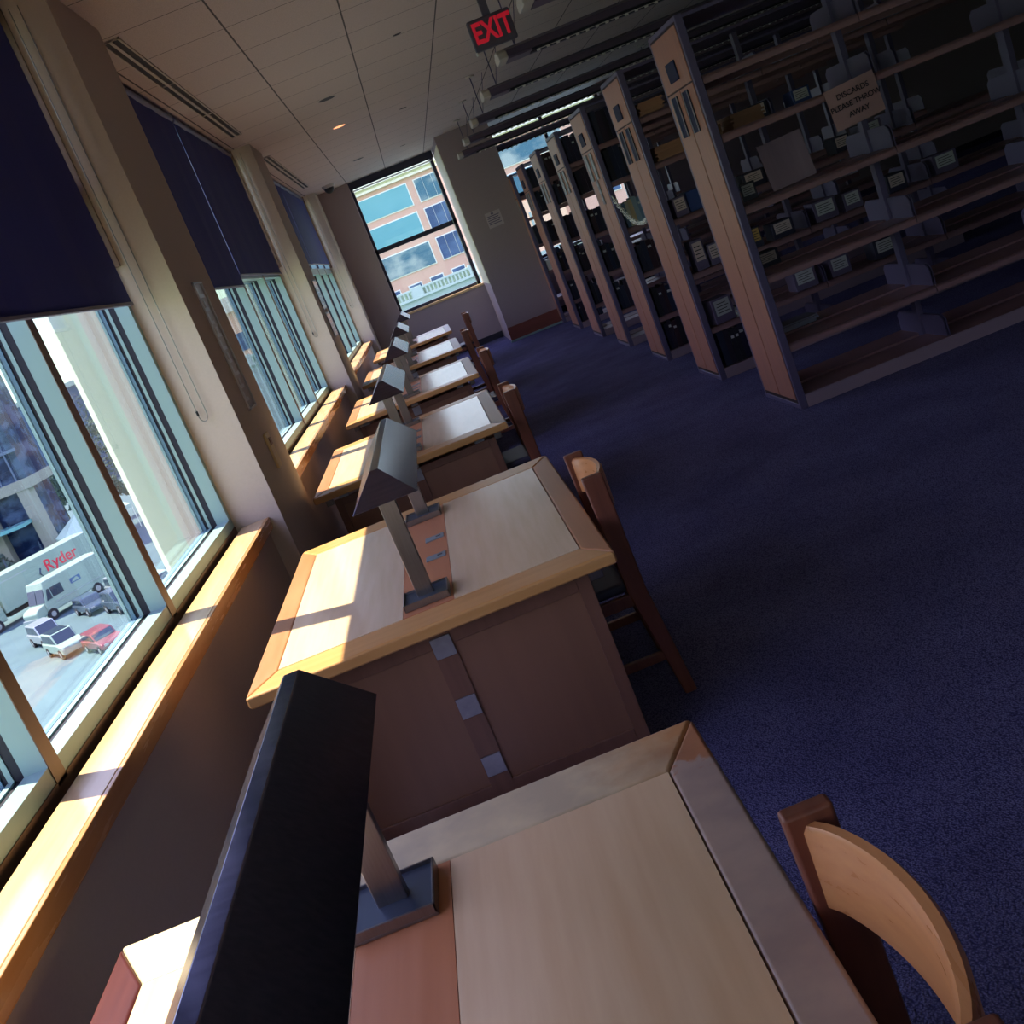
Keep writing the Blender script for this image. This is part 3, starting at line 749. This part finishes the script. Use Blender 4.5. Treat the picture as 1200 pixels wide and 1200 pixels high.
paper_pile(2.20, y2, Bz[4], .24, .24, 9, 'stack of tan paper on the fifth shelf of the second bookcase, beside its end', 'brown folder stacks', br)
box_item(2.13, y2, Bz[3], .11, .2, .15, gry, 'small display box with white card on the fourth shelf of the second bookcase', 'display boxes with cards', lab_m=M['paper'])
box_item(2.27, y2 + .02, Bz[3], .14, .2, .16, bl, 'blue box beside the white card on the fourth shelf of the second bookcase', 'display boxes with cards', lines=False)
box_item(2.15, y2, Bz[2] + .18, .10, .02, .19, gry, 'tall white card notice on the third shelf of the second bookcase', 'display boxes with cards', lab_m=M['paper'], name='display_card', cat='card') if False else None
box_item(2.15, y2, Bz[2], .10, .18, .24, gry, 'grey file box with tall printed card on the third shelf of the second bookcase', 'display boxes with cards', lab_m=M['paper'])
box_item(2.27, y2, Bz[2], .10, .18, .17, gry, 'grey file box with small card on the third shelf of the second bookcase', 'display boxes with cards', lab_m=M['paper'])
box_item(2.19, y2, Bz[1], .18, .2, .2, gry, 'grey box with tilted printed sheet on the second shelf of the second bookcase', 'display boxes with cards', rz=.2)
row(1, 0, 2.07, 2.35)
# magazines in wrappers, low shelves
for k, (x, li) in enumerate(((2.36, 1), (2.20, 0))): 
    paper_pile(x + .02 if li else 2.5, y2 + .01, Bz[li], .14, .2, 6, ['pile of shiny wrapped magazines on the second shelf of the second bookcase', 'pile of shiny wrapped magazines on the lowest shelf of the second bookcase'][k], 'wrapped magazine piles', mat('plastic wrap', (.25, .28, .35), .15))
# items visible through the open front bookcase
spec = [(2.55, 3, .12, .13, gry, yl), (2.75, 3, .18, .12, dk, M['paper']), (2.93, 3, .15, .12, gry, M['paper']), (3.15, 3, .13, .15, dk, M['paper']), (3.5, 3, .13, .12, dk, M['paper']), (3.75, 3, .18, .14, gry, blk),
        (2.62, 2, .10, .16, dk, yl), (2.85, 2, .18, .13, dk, M['paper']), (3.22, 2, .19, .16, gry, blk), (3.45, 2, .15, .14, gry, blk), (3.83, 2, .16, .14, dk, M['paper']), (4.25, 2, .2, .15, gry, blk),
        (2.48, 4, .12, .13, dk, M['paper']), (2.72, 4, .13, .12, dk, yl), (2.93, 4, .18, .13, dk, M['paper']), (3.3, 4, .15, .12, bl, blk), (3.7, 4, .15, .12, dk, M['paper']),
        (2.9, 1, .19, .16, gry, blk), (3.2, 1, .17, .15, gry, blk), (3.6, 1, .2, .15, dk, blk)]
posn = ['lowest', 'second', 'third', 'fourth', 'fifth', 'topmost']
ic = {}
for x, li, w, h, m, lm in spec:
    ic[li] = ic.get(li, 0) + 1
    box_item(x, y2 + .01, Bz[li], w, .2, h, m, '%s box with %s card, %s along the %s shelf of the second bookcase' % ('grey' if m is gry else 'blue' if m is bl else 'dark', 'yellow' if lm is yl else 'white', ['first', 'second', 'third', 'fourth', 'fifth', 'sixth', 'seventh'][ic[li] - 1], posn[li]), 'display boxes seen through the front bookcase', lab_m=lm)
# papers on the front bookcase itself
paper_pile(2.12, SY[0] + .45, LV[4] + .0035, .14, .22, 5, 'low pile of tan paper on the fifth shelf of the front bookcase, far side', 'tan paper piles', br)
paper_pile(2.37, SY[0] + .44, LV[4] + .0035, .22, .24, 7, 'tan paper pile next to the low one on the fifth shelf of the front bookcase', 'tan paper piles', br, rz=.1)
box_item(2.22, SY[0] + .42, LV[3] + .0035, .10, .16, .11, dk, 'small dark box with white card on the fourth shelf of the front bookcase', 'display boxes with cards', rz=-.3)
box_item(2.2, SY[0] + .42, LV[2] + .0035, .17, .16, .10, dk, 'small box with patterned card on the third shelf of the front bookcase', 'display boxes with cards', lab_m=M['paper'])
paper_pile(2.25, SY[0] + .42, LV[2] - LV[2] + LV[1] + .0035, .3, .2, 3, 'clear plastic wrapped papers on the second shelf of the front bookcase', 'wrapped magazine piles', mat('plastic wrap clear', (.25, .28, .36), .1))
# white labels and a bright box farther back
t = tag(MB().box(-.008, .0, 0, .10, 0, .24).build('paper_label', mat('grey label', (.24, .23, .26), .6), loc=(SXN - .0045, SY[2] + .30, 1.62), bevel=.001, seg=1), 'white label card on the end panel of the third bookcase', 'label')
g = MB()
for z in (.04, .11, .18): g.box(-.0095, -.008, .025, .085, z, z + .03)
g.build('print', M['square'], t)
box_item(2.12, SY[6] + .02, LV[2] + .0035, .13, .2, .18, M['white'], 'bright white box on the farthest bookcase', 'display boxes with cards', lines=False, name='white_box')

# chain between the second and third bookcases
t = thing('plastic_chain', 'white plastic chain hanging between the ends of the second and third bookcases', 'chain', (2.0, 10.3, 1.3))
pa = Vector((.0, SY[2] - .014 - 10.3, .36)); pb = Vector((.0, SY[1] + SD + .014 - 10.3, .10))
N = 26; pts = []
for k in range(N + 1):
    u = k / N; p = pa.lerp(pb, u); p.z -= 4 * u * (1 - u) * .13; pts.append(p)
lk_m = mat('chain plastic', (.85, .85, .8), .4)
link = None
for k in range(N):
    a, b = pts[k], pts[k + 1]; d = (b - a); mid = (a + b) / 2; L = d.length * .5 + .012
    if link is None:
        s = MB(); cc = []
        for q in range(16):
            an = 2 * PI * q / 16; cc.append((0, L * math.cos(an), .017 * math.sin(an)))
        s.tube(cc, .0052, 6, closed=True); link = s.build('link', lk_m, t, smooth=True); o = link
    else:
        o = link.copy(); COL.objects.link(o); o.parent = t
    o.location = mid; ang = math.atan2(d.z, d.y); o.rotation_mode = 'QUATERNION'
    o.rotation_quaternion = Matrix.Rotation(ang, 3, 'X').to_quaternion() @ Matrix.Rotation(PI / 2 * (k % 2) + .4, 3, 'Y').to_quaternion()

# ------------------------------------------------------------------ outside the windows
GZ = -12.2
X_ = {}
X_['asphalt'] = noise_mix(mat('asphalt', (.2, .22, .25), .9), (.05, .10, .12), (.07, .13, .145), nscale=.4)
X_['brick'] = noise_mix(mat('salmon brick', (.6, .3, .22), .85), (.60, .38, .25), (.66, .43, .29), (1, 1, 6), 3)
X_['brick2'] = noise_mix(mat('sunlit tan brick', (.7, .45, .25), .85), (.80, .52, .30), (.88, .62, .38), (1, 1, 6), 3)
X_['stone'] = mat('cream stone', (.80, .78, .56), .8)
X_['stone_gray'] = mat('weathered stone', (.36, .46, .38), .8)
X_['wf'] = mat('white window frame', (.78, .82, .66), .6); X_['canvas'] = mat('canvas', (.42, .56, .44), .7)
def skyglass(name, c1, c2, ns):
    m = mat(name, c1, .12, 0, .25); noise_mix(m, c1, c2, (1, 1, 1.5), ns, 6, .45, .6); bsdf(m).inputs['Roughness'].default_value = .1; return m
X_['tstone2'] = mat('pale balustrade', (.46, .56, .46), .8)
X_['g1'] = skyglass('facade glass pale', (.13, .36, .36), (.16, .40, .39), .1)
X_['g2'] = skyglass('facade glass mottled', (.06, .16, .2), (.34, .42, .36), .22)  # reflections in the panes painted as mottled colour
X_['g3'] = skyglass('facade glass blue', (.05, .09, .17), (.10, .17, .26), .3)
struct(MB().box(-260, 200, 5, 420, GZ - .3, GZ).build('ground', X_['asphalt']))

# brick office building opposite the far window, 150 m away
K3 = 3.0; FY = 150.0
def fp(x, z): return (x * K3, (z - 1.74) * K3 + 1.74)
t = thing('office_building', 'salmon brick office building with white framed windows beyond the far window', 'building', (0, FY, GZ))
def fb(mb, x0, x1, z0, z1, y0, y1, m=None):
    a, c = fp(x0, z0); b, d = fp(x1, z1); mb.box(a, b, y0, y1, c - GZ, d - GZ, m)
w = MB(); fb(w, -7, 15, -3, 5.42, 0, 14); w.build('wall', X_['brick'], t)
c = MB(); fb(c, -7.1, 15.1, 5.42, 5.52, -.5, 14); fb(c, -7.1, 15.1, 5.52, 5.62, -.2, 14); fb(c, -7.15, 15.15, 5.62, 5.95, -.9, 14); c.build('cornice', X_['stone'], t)
def fwin(x0, x1, z0, z1, g, xs=(), fr=.045):
    o = MB(); fb(o, x0 - fr, x1 + fr, z0 - fr, z1 + fr, -.12, .02)
    o = o.build('window', X_['wf'], t)
    p = MB(); e = [x0] + list(xs) + [x1]
    for a, b in zip(e, e[1:]): fb(p, a + (.012 if a != x0 else 0), b - (.012 if b != x1 else 0), z0, z1, -.2, -.12)
    p.build('window_glass', g, o)
for r, (z0, z1) in enumerate(((4.26, 5.19), (2.93, 3.90), (1.60, 2.56))):
    x = 1.03
    fwin(-1.6, x, z0, z1, X_['g2'] if r == 2 else X_['g1'])
    fwin(-4.4, -2.0, z0, z1, X_['g1'])
    fwin(1.42, 2.45, z0, z1, X_['g2'] if r == 0 else X_['g3'], (1.78, 2.2))
    fwin(2.85, 4.6, z0, z1, X_['g1'])
    fwin(9.0, 9.9, z0, z1, X_['g3'], (9.45,)); fwin(10.3, 12.6, z0, z1, X_['g1'])
    fwin(5.0, 8.2, max(z0, 2.93) if r < 2 else 2.75, z1 if r < 2 else 2.85, X_['g2'])
for k in range(9):
    x = -3.3 + k * 1.03
    if x < 4.6: fwin(x - .28, x + .28, .42, 1.05, X_['g3'])
# tan wing seen through the right hand window, its sunlight put into the tone
w = MB(); fb(w, 4.95, 7.2, -2.0, 2.62, -2, 0); w.build('wing', X_['brick2'], t)
w = MB(); fb(w, 5.58, 5.68, 1.3, 2.1, -2.1, -2); w.build('slit_window', X_['stone_gray'], t)
w = MB(); fb(w, 4.9, 7.2, -.55, .35, -3.2, -2); w.build('ledge', X_['stone_gray'], t)
# pale low building with a parapet in front of it
t = thing('low_building', 'pale low building with balustrade roof in front of the brick offices', 'building', (0, 120, GZ))
w = MB().box(-24, 8.2, 0, 8, 0, (1.74 - GZ) + (.42 - 1.74) * 2.4).build('wall', X_['stone_gray'], t)
r = MB(); top = (1.74 - GZ) + (.42 - 1.74) * 2.4
r.box(-24.2, 8.4, -.3, .3, top, top + .25); r.box(-24.2, 8.4, -.15, .15, top + .95, top + 1.15)
for k in range(5): r.box(-21 + k * 6.6, -19.8 + k * 6.6, -.25, .25, top, top + 1.3)
k = -24
while k < 8: r.box(k, k + .16, -.1, .1, top + .25, top + .95); k += .42
r.build('balustrade', X_['tstone2'], t)
MB().box(-23.9, 8.1, .35, .45, (1.74 - GZ) + (.42 - 1.74) * 2.4, (1.74 - GZ) + (.42 - 1.74) * 2.4 + 1.0).build('screen_wall', X_['stone_gray'], t)

# tall glass building on the far left, with stone piers at street level
t = thing('glass_office_tower', 'blue glass building with stone columns seen through the nearest window', 'building', (-52, 112, GZ))
def lbox(mb, x0, x1, y0, y1, z0, z1): mb.box(x0 + 52, x1 + 52, y0 - 112, y1 - 112, z0, z1)
X_['towerglass'] = skyglass('tower glass', (.008, .02, .06), (.05, .09, .17), .6)
X_['mull'] = mat('tower mullion', (.10, .15, .22), .5)
X_['tstone'] = mat('tower stone', (.27, .29, .23), .8)
w = MB(); lbox(w, -80, -43.2, 110, 116, 9, 40); w.build('glass_wall', X_['towerglass'], t)
mu = MB()
for k in range(24): lbox(mu, -80 + k * 1.55, -80 + k * 1.55 + .16, 109.8, 110, 9, 40)
for k in range(9): lbox(mu, -80, -43.0, 109.75, 110, 12 + k * 3.4, 12.3 + k * 3.4)
mu.build('mullion_grid', X_['mull'], t)
w = MB(); lbox(w, -80, -43.6, 110.5, 116, 0, 9); w.build('lower_glass', X_['towerglass'], t)
w = MB(); lbox(w, -80, -42.9, 109.2, 116.2, 8.2, 9.2); w.build('stone_band', X_['tstone'], t)
for k in range(6): 
    w = MB(); lbox(w, -44.6 - k * 4.5, -43.4 - k * 4.5, 109.3, 110.8, 0, 8.2); w.build('column', X_['tstone'], t)
w = MB(); lbox(w, -80, -44.5, 107.0, 110, 5.0, 5.35); w.build('canopy', X_['g1'], t)
# street level wall of the same side, running away
t = thing('street_building', 'grey roadside building far down the street between tower and pier', 'building', (-62, 190, GZ))
MB().box(-12, 9, 0, 24, 0, 17).build('wall', X_['g3'], t)
r = MB().box(-12.3, 9.3, -.4, 24, 17, 17.8).build('roof', X_['stone_gray'], t)
# orange-tan building seen as a sliver through the middle bay
t = thing('tan_building', 'tan brick building glimpsed through the middle window bay', 'building', (-34, 150, GZ))
MB().box(-1, 11.5, 0, 12, 0, 17.5).build('wall', X_['brick2'], t)
MB().box(-1.4, 11.9, -.4, 12, 17.5, 19.5).build('cornice', X_['stone'], t)
for k in range(3):
    for j in range(3): MB().box(1 + k * 3.4, 3 + k * 3.4, -.08, 0, 3 + j * 4.6, 5.4 + j * 4.6).build('window', X_['g3'], t)

# trees
lf = noise_mix(mat('foliage', (.04, .08, .06), .9), (.02, .05, .045), (.07, .12, .08), nscale=1.2)
bk = mat('bark', (.1, .08, .06), .9)
def tree(x, y, r, h, label):
    t = thing('tree', label, 'tree', (x, y, GZ), group='trees along the street')
    c = MB(); rnd = random.Random(int(x * 7 + y))
    cl = [(Vector((rnd.gauss(0, r * .42), rnd.gauss(0, r * .42), h * .62 + rnd.uniform(-.5, .5) * r * 1.3)), r * rnd.uniform(.3, .5)) for k in range(14)]
    for p, q in cl:
        for k in range(110):
            d = Vector((rnd.gauss(0, 1), rnd.gauss(0, 1), rnd.gauss(0, 1))).normalized(); o = p + d * q * rnd.uniform(.6, 1.05)
            u = d.orthogonal().normalized(); w = d.cross(u); u = (u + d * rnd.uniform(-.7, .7)) * .22; w = w * .16
            c.poly([o - u, o + w, o + u, o - w])
    c.build('crown', lf, t)
    MB().cyl((0, 0, 0), (0, 0, h * .55), .2, .13, 8).build('trunk', bk, t)
for x, y, r, h, l in ((-47, 125, 3.4, 10, 'dark tree at the corner of the glass building'), (-41.9, 126, 2.0, 7, 'shorter tree right of the dark one'), (-48.0, 106.4, 1.3, 3.6, 'low tree in front of the stone columns'),
                      (-58, 178, 6, 17, 'big tree far along the street'), (-52, 170, 4, 9, 'lower tree along the far street')): tree(x, y, r, h, l)
# white tents
def tent(x, y, s, label):
    t = thing('tent_canopy', label, 'tent', (x, y, GZ), .5, 'white peaked canopies by the parking lot')
    c = MB(); b = [(-s, -s, 2.6), (s, -s, 2.6), (s, s, 2.6), (-s, s, 2.6)]
    for k in range(4): c.poly([b[k], b[(k + 1) % 4], (0, 0, 4.4)])
    for k in range(4):
        a, d = b[k], b[(k + 1) % 4]; c.poly([a, d, (d[0], d[1], 2.2), (a[0], a[1], 2.2)])
    o = c.build('cover', X_['canvas'], t); sm = o.modifiers.new('s', 'SOLIDIFY'); sm.thickness = .05
    for q in b: MB().cyl((q[0], q[1], 0), (q[0], q[1], 2.3), .05, n=6).build('pole', X_['wf'], t)
tent(-39.6, 107.5, 2.4, 'white peaked canopy nearer the trucks'); tent(-39.6, 114.6, 2.4, 'white peaked canopy behind the nearer one')

# vehicles
vw = mat('vehicle white', (.25, .35, .29), .35); vb = mat('vehicle glass', (.02, .035, .06), .1); vk = mat('tyre', (.015, .015, .02), .8)
vs = mat('vehicle silver', (.35, .40, .42), .3, .5); vd = mat('vehicle dark', (.05, .08, .12), .25, .3); rdr = mat('red lettering', (.62, .02, .05), .5); vg = mat('hub cap', (.4, .42, .42), .4, .5)
vr = mat('vehicle maroon', (.22, .06, .07), .3, .3)
def wheel(t, x, y, r=.42, w=.28):
    o = MB().cyl((x, y - w / 2, r), (x, y + w / 2, r), r, n=18).build('wheel', vk, t)
    MB().cyl((x, y - w / 2 - .012, r), (x, y + w / 2 + .012, r), r * .5, n=12).build('hub', vg, o)
def heading(dx, dy): return math.atan2(dy, dx)
# local +x = front, +y = left side. Delivery van: front toward the lower left
A = heading(-.58, -.815)
t = thing('delivery_van', 'boxy white step van with a small blue emblem on its side', 'van', (-34.2, 83.0, GZ), A)
b = MB(); b.prism([(-3.9, .6), (2.4, .6), (2.4, 1.35), (2.15, 2.0), (1.9, 2.95), (-3.9, 2.95)], 'Y', -1.1, 1.1); b.build('body', vw, t, bevel=.08)
MB().prism([(2.3, .5), (3.3, .5), (3.35, 1.0), (3.1, 1.25), (2.35, 1.4)], 'Y', -.95, .95).build('hood', vw, t, bevel=.1)
g = MB(); 
for y0, y1 in ((-1.0, -.04), (.04, 1.0)): g.poly([(2.41, y0, 1.45), (2.41, y1, 1.45), (2.05, y1, 2.45), (2.05, y0, 2.45)])
o = g.build('windscreen', vb, t); s_ = o.modifiers.new('s', 'SOLIDIFY'); s_.thickness = .05; s_.offset = 1
for sy in (-1, 1):
    a, c = sorted((sy * 1.1, sy * 1.125)); MB().box(.55, 1.55, a, c, 1.55, 2.3).prism([(1.65, 1.5), (2.15, 1.5), (1.85, 2.3), (1.65, 2.3)], 'Y', a, c).build('side_window', vb, t)
    MB().box(-3.8, 1.5, a, c, 1.12, 1.18).build('side_stripe', vs, t)
    e = MB().box(-1.2, -.25, a, c, 1.75, 2.15).build('emblem', mat('emblem blue', (.03, .08, .22), .4), t)
    a2, c2 = sorted((sy * 1.125, sy * 1.13)); MB().prism([(-1.1, 1.83), (-.35, 1.83), (-.5, 2.0), (-.9, 2.08)], 'Y', a2, c2).build('emblem_mark', vw, e)
MB().box(3.3, 3.45, -1, 1, .45, .65).build('bumper', vs, t, bevel=.03)
for x in (2.15, -2.15):
    for y in (-.98, .98): wheel(t, x, y, .43)
# rental truck with red lettering, parked parallel behind the van
t = thing('box_truck', 'long white box truck with red Ryder lettering on its side', 'truck', (-38.0, 89.4, GZ), A)
MB().box(-5.2, 4.6, -1.25, 1.25, 1.1, 3.95).build('box', vw, t, bevel=.05)
MB().box(-5.0, 4.2, -.9, .9, .7, 1.1).build('chassis', vk, t)
cab = MB(); cab.prism([(4.7, .6), (6.9, .6), (6.9, 1.3), (6.2, 1.6), (5.9, 2.7), (4.7, 2.8)], 'Y', -1.15, 1.15); cab.build('cab', vw, t, bevel=.08)
for sy in (-1, 1):
    a, c = sorted((sy * 1.15, sy * 1.17)); MB().prism([(5.0, 1.6), (6.0, 1.6), (5.75, 2.5), (5.0, 2.5)], 'Y', a, c).build('side_window', vb, t)
for x in (5.7, -3.4):
    for y in (-1.05, 1.05): wheel(t, x, y, .5)
text('Ryder', 1.35, rdr, t, basis((-1.7, 1.262, 2.9), (-1, 0, 0), (0, 0, 1)), ext=.005, bold=.02)
s = MB(); P = [(-.1 - .35 * math.cos(a), 2.45 + .42 * math.sin(a)) for a in [PI * (1.0 + k / 10) for k in range(0, -6, -1)]]
s.tube([(.35, 1.262, 3.0), (.55, 1.262, 2.6), (.35, 1.262, 2.25), (-.4, 1.262, 2.1), (-2.2, 1.262, 2.2)], .07, 6); s.build('logo_swoosh', vd, t)
text('TRUCK RENTAL', .3, vd, t, basis((2.9, 1.262, 3.45), (-1, 0, 0), (0, 0, 1)), ext=.004) if False else MB().box(1.4, 4.0, 1.25, 1.262, 3.4, 3.5).build('side_line', vs, t)
def car(x, y, dx, dy, kind, body, label, glassroof=False):
    t = thing('parked_car' if kind == 'car' else 'parked_suv', label, 'car', (x, y, GZ), heading(dx, dy))
    t.scale = (.87, .87, .87)
    L, h1, h2 = (2.2, .85, 1.45) if kind == 'car' else (2.35, 1.0, 1.8)
    b = MB(); b.prism([(-L, .35), (L, .35), (L, h1 - .2), (L - .15, h1 - .05), (L - 1.2, h1 + .08), (-L + .05, h1 + .05)], 'Y', -.9, .9); b.build('body', body, t, bevel=.1, seg=3)
    cab = [(-L + .15, h1), (L - 1.25, h1), (L - 1.85, h2), (-L + .45, h2)]
    MB().prism(cab, 'Y', -.8, .8).build('cabin', body, t, bevel=.08, seg=3)
    for sy in (-1, 1):
        a, c = sorted((sy * .795, sy * .815))
        MB().prism([(-L + .35, h1 + .12), (-.35, h1 + .12), (-.35, h2 - .1), (-L + .6, h2 - .1)], 'Y', a, c).prism([(-.25, h1 + .12), (L - 1.45, h1 + .12), (L - 1.9, h2 - .1), (-.25, h2 - .1)], 'Y', a, c).build('side_window', vb, t)
    g = MB(); g.prism([(L - 1.33, h1 + .1), (L - 1.27, h1 + .1), (L - 1.82, h2 - .04), (L - 1.88, h2 - .04)], 'Y', -.7, .7); g.build('windscreen', vb, t)
    g = MB(); g.prism([(-L + .14, h1 + .12), (-L + .2, h1 + .12), (-L + .46, h2 - .1), (-L + .40, h2 - .1)], 'Y', -.7, .7); g.build('rear_window', vb, t)
    if glassroof: MB().box(-L + .6, L - 2.0, -.68, .68, h2, h2 + .02).build('roof_panel', vb, t)
    MB().box(L - .06, L + .03, -.7, -.4, h1 - .25, h1 - .1).box(L - .06, L + .03, .4, .7, h1 - .25, h1 - .1).build('headlights', vg, t)
    for xx in (-L * .62, L * .62):
        for yy in (-.82, .82): wheel(t, xx, yy, .34 if kind == 'car' else .38, .22)
car(-32.2, 72.6, .6, -.8, 'suv', vs, 'silver suv parked alone before the white one')
car(-29.2, 67.4, .6, -.8, 'suv', vw, 'white suv with dark roof panel in the parking lot', True)
car(-25.7, 64.4, .6, -.8, 'car', vr, 'maroon car beside the white suv')
car(-30.6, 77.6, .6, -.8, 'car', vd, 'dark blue car parked beside the step van')
car(-28.5, 79.4, .6, -.8, 'suv', vs, 'grey suv next to the dark blue car')
car(-27.2, 74.0, .6, -.8, 'suv', vd, 'dark suv in front of the grey one')
car(-24.6, 75.2, .6, -.8, 'car', vw, 'white car at the end of the parked row')
car(-42.3, 101.8, -.58, -.815, 'car', vw, 'white car in the street beyond the box truck')
for k, (x, y) in enumerate(((-46.5, 104.0), (-44.0, 107.0))):
    t = tag(MB().cyl((0, 0, 0), (0, 0, 3.2), .09, n=8).build('street_post', vd, loc=(x, y, GZ)), ['dark street post nearer the truck', 'dark street post farther along the pavement'][k], 'post')
pl = tag(MB().box(-60, -38, 98, 108, GZ, GZ + .06).build('pavement', mat('pavement', (.13, .19, .17), .9)), kind='structure')


# ------------------------------------------------------------------ light
wd = bpy.data.worlds.new('sky'); S.world = wd; wd.use_nodes = True; nt = wd.node_tree; nt.nodes.clear()
o = nt.nodes.new('ShaderNodeOutputWorld'); bg = nt.nodes.new('ShaderNodeBackground'); tc = nt.nodes.new('ShaderNodeTexCoord')
sp = nt.nodes.new('ShaderNodeSeparateXYZ'); rp = nt.nodes.new('ShaderNodeValToRGB')
nt.links.new(tc.outputs['Generated'], sp.inputs[0]); nt.links.new(sp.outputs['Z'], rp.inputs['Fac']); nt.links.new(rp.outputs['Color'], bg.inputs['Color']); nt.links.new(bg.outputs[0], o.inputs[0])
e = rp.color_ramp.elements; e[0].position = .0; e[0].color = (.50, .58, .44, 1); e[1].position = .7; e[1].color = (.50, .50, 1.0, 1)
x = e.new(.06); x.color = (.52, .66, .56, 1); x = e.new(.2); x.color = (.74, .72, 1.0, 1)
bg.inputs['Strength'].default_value = 1.9
def sun_dir(): return Vector((1, -.5, -1.96)).normalized()
ld = bpy.data.lights.new('sun', 'SUN'); ld.energy = 8.5; ld.angle = .012; ld.color = (1, .84, .62)
lo = bpy.data.objects.new('sun', ld); COL.objects.link(lo); lo.rotation_euler = sun_dir().to_track_quat('-Z', 'Y').to_euler()
def portal(x, y, z, sx, sy, rot):
    d = bpy.data.lights.new('portal', 'AREA'); d.shape = 'RECTANGLE'; d.size = sx; d.size_y = sy; d.cycles.is_portal = True
    p = bpy.data.objects.new('window_portal', d); COL.objects.link(p); p.location = (x, y, z); p.rotation_euler = rot
for a, b in BAYS: portal(-1.6, (a + b) / 2, 1.6, 1.5, b - a, (0, -PI / 2, 0))
portal(.3, -8.3, 2.1, 2.2, 2.4, (PI / 2, 0, 0))
portal(0, Y1 + .45, 2.3, 2.2, 2.5, (-PI / 2, 0, 0))
portal(3.1, Y1 + .45, 2.3, 2.2, 2.5, (-PI / 2, 0, 0))

S.view_settings.view_transform = 'Standard'; S.view_settings.look = 'None'; S.view_settings.gamma = 1
S.view_settings.exposure = 1.2
S.cycles.use_denoising = True
S.cycles.max_bounces = 10; S.cycles.diffuse_bounces = 6; S.cycles.glossy_bounces = 5; S.cycles.transparent_max_bounces = 24
S.cycles.sample_clamp_indirect = 6
bpy.context.view_layer.update()
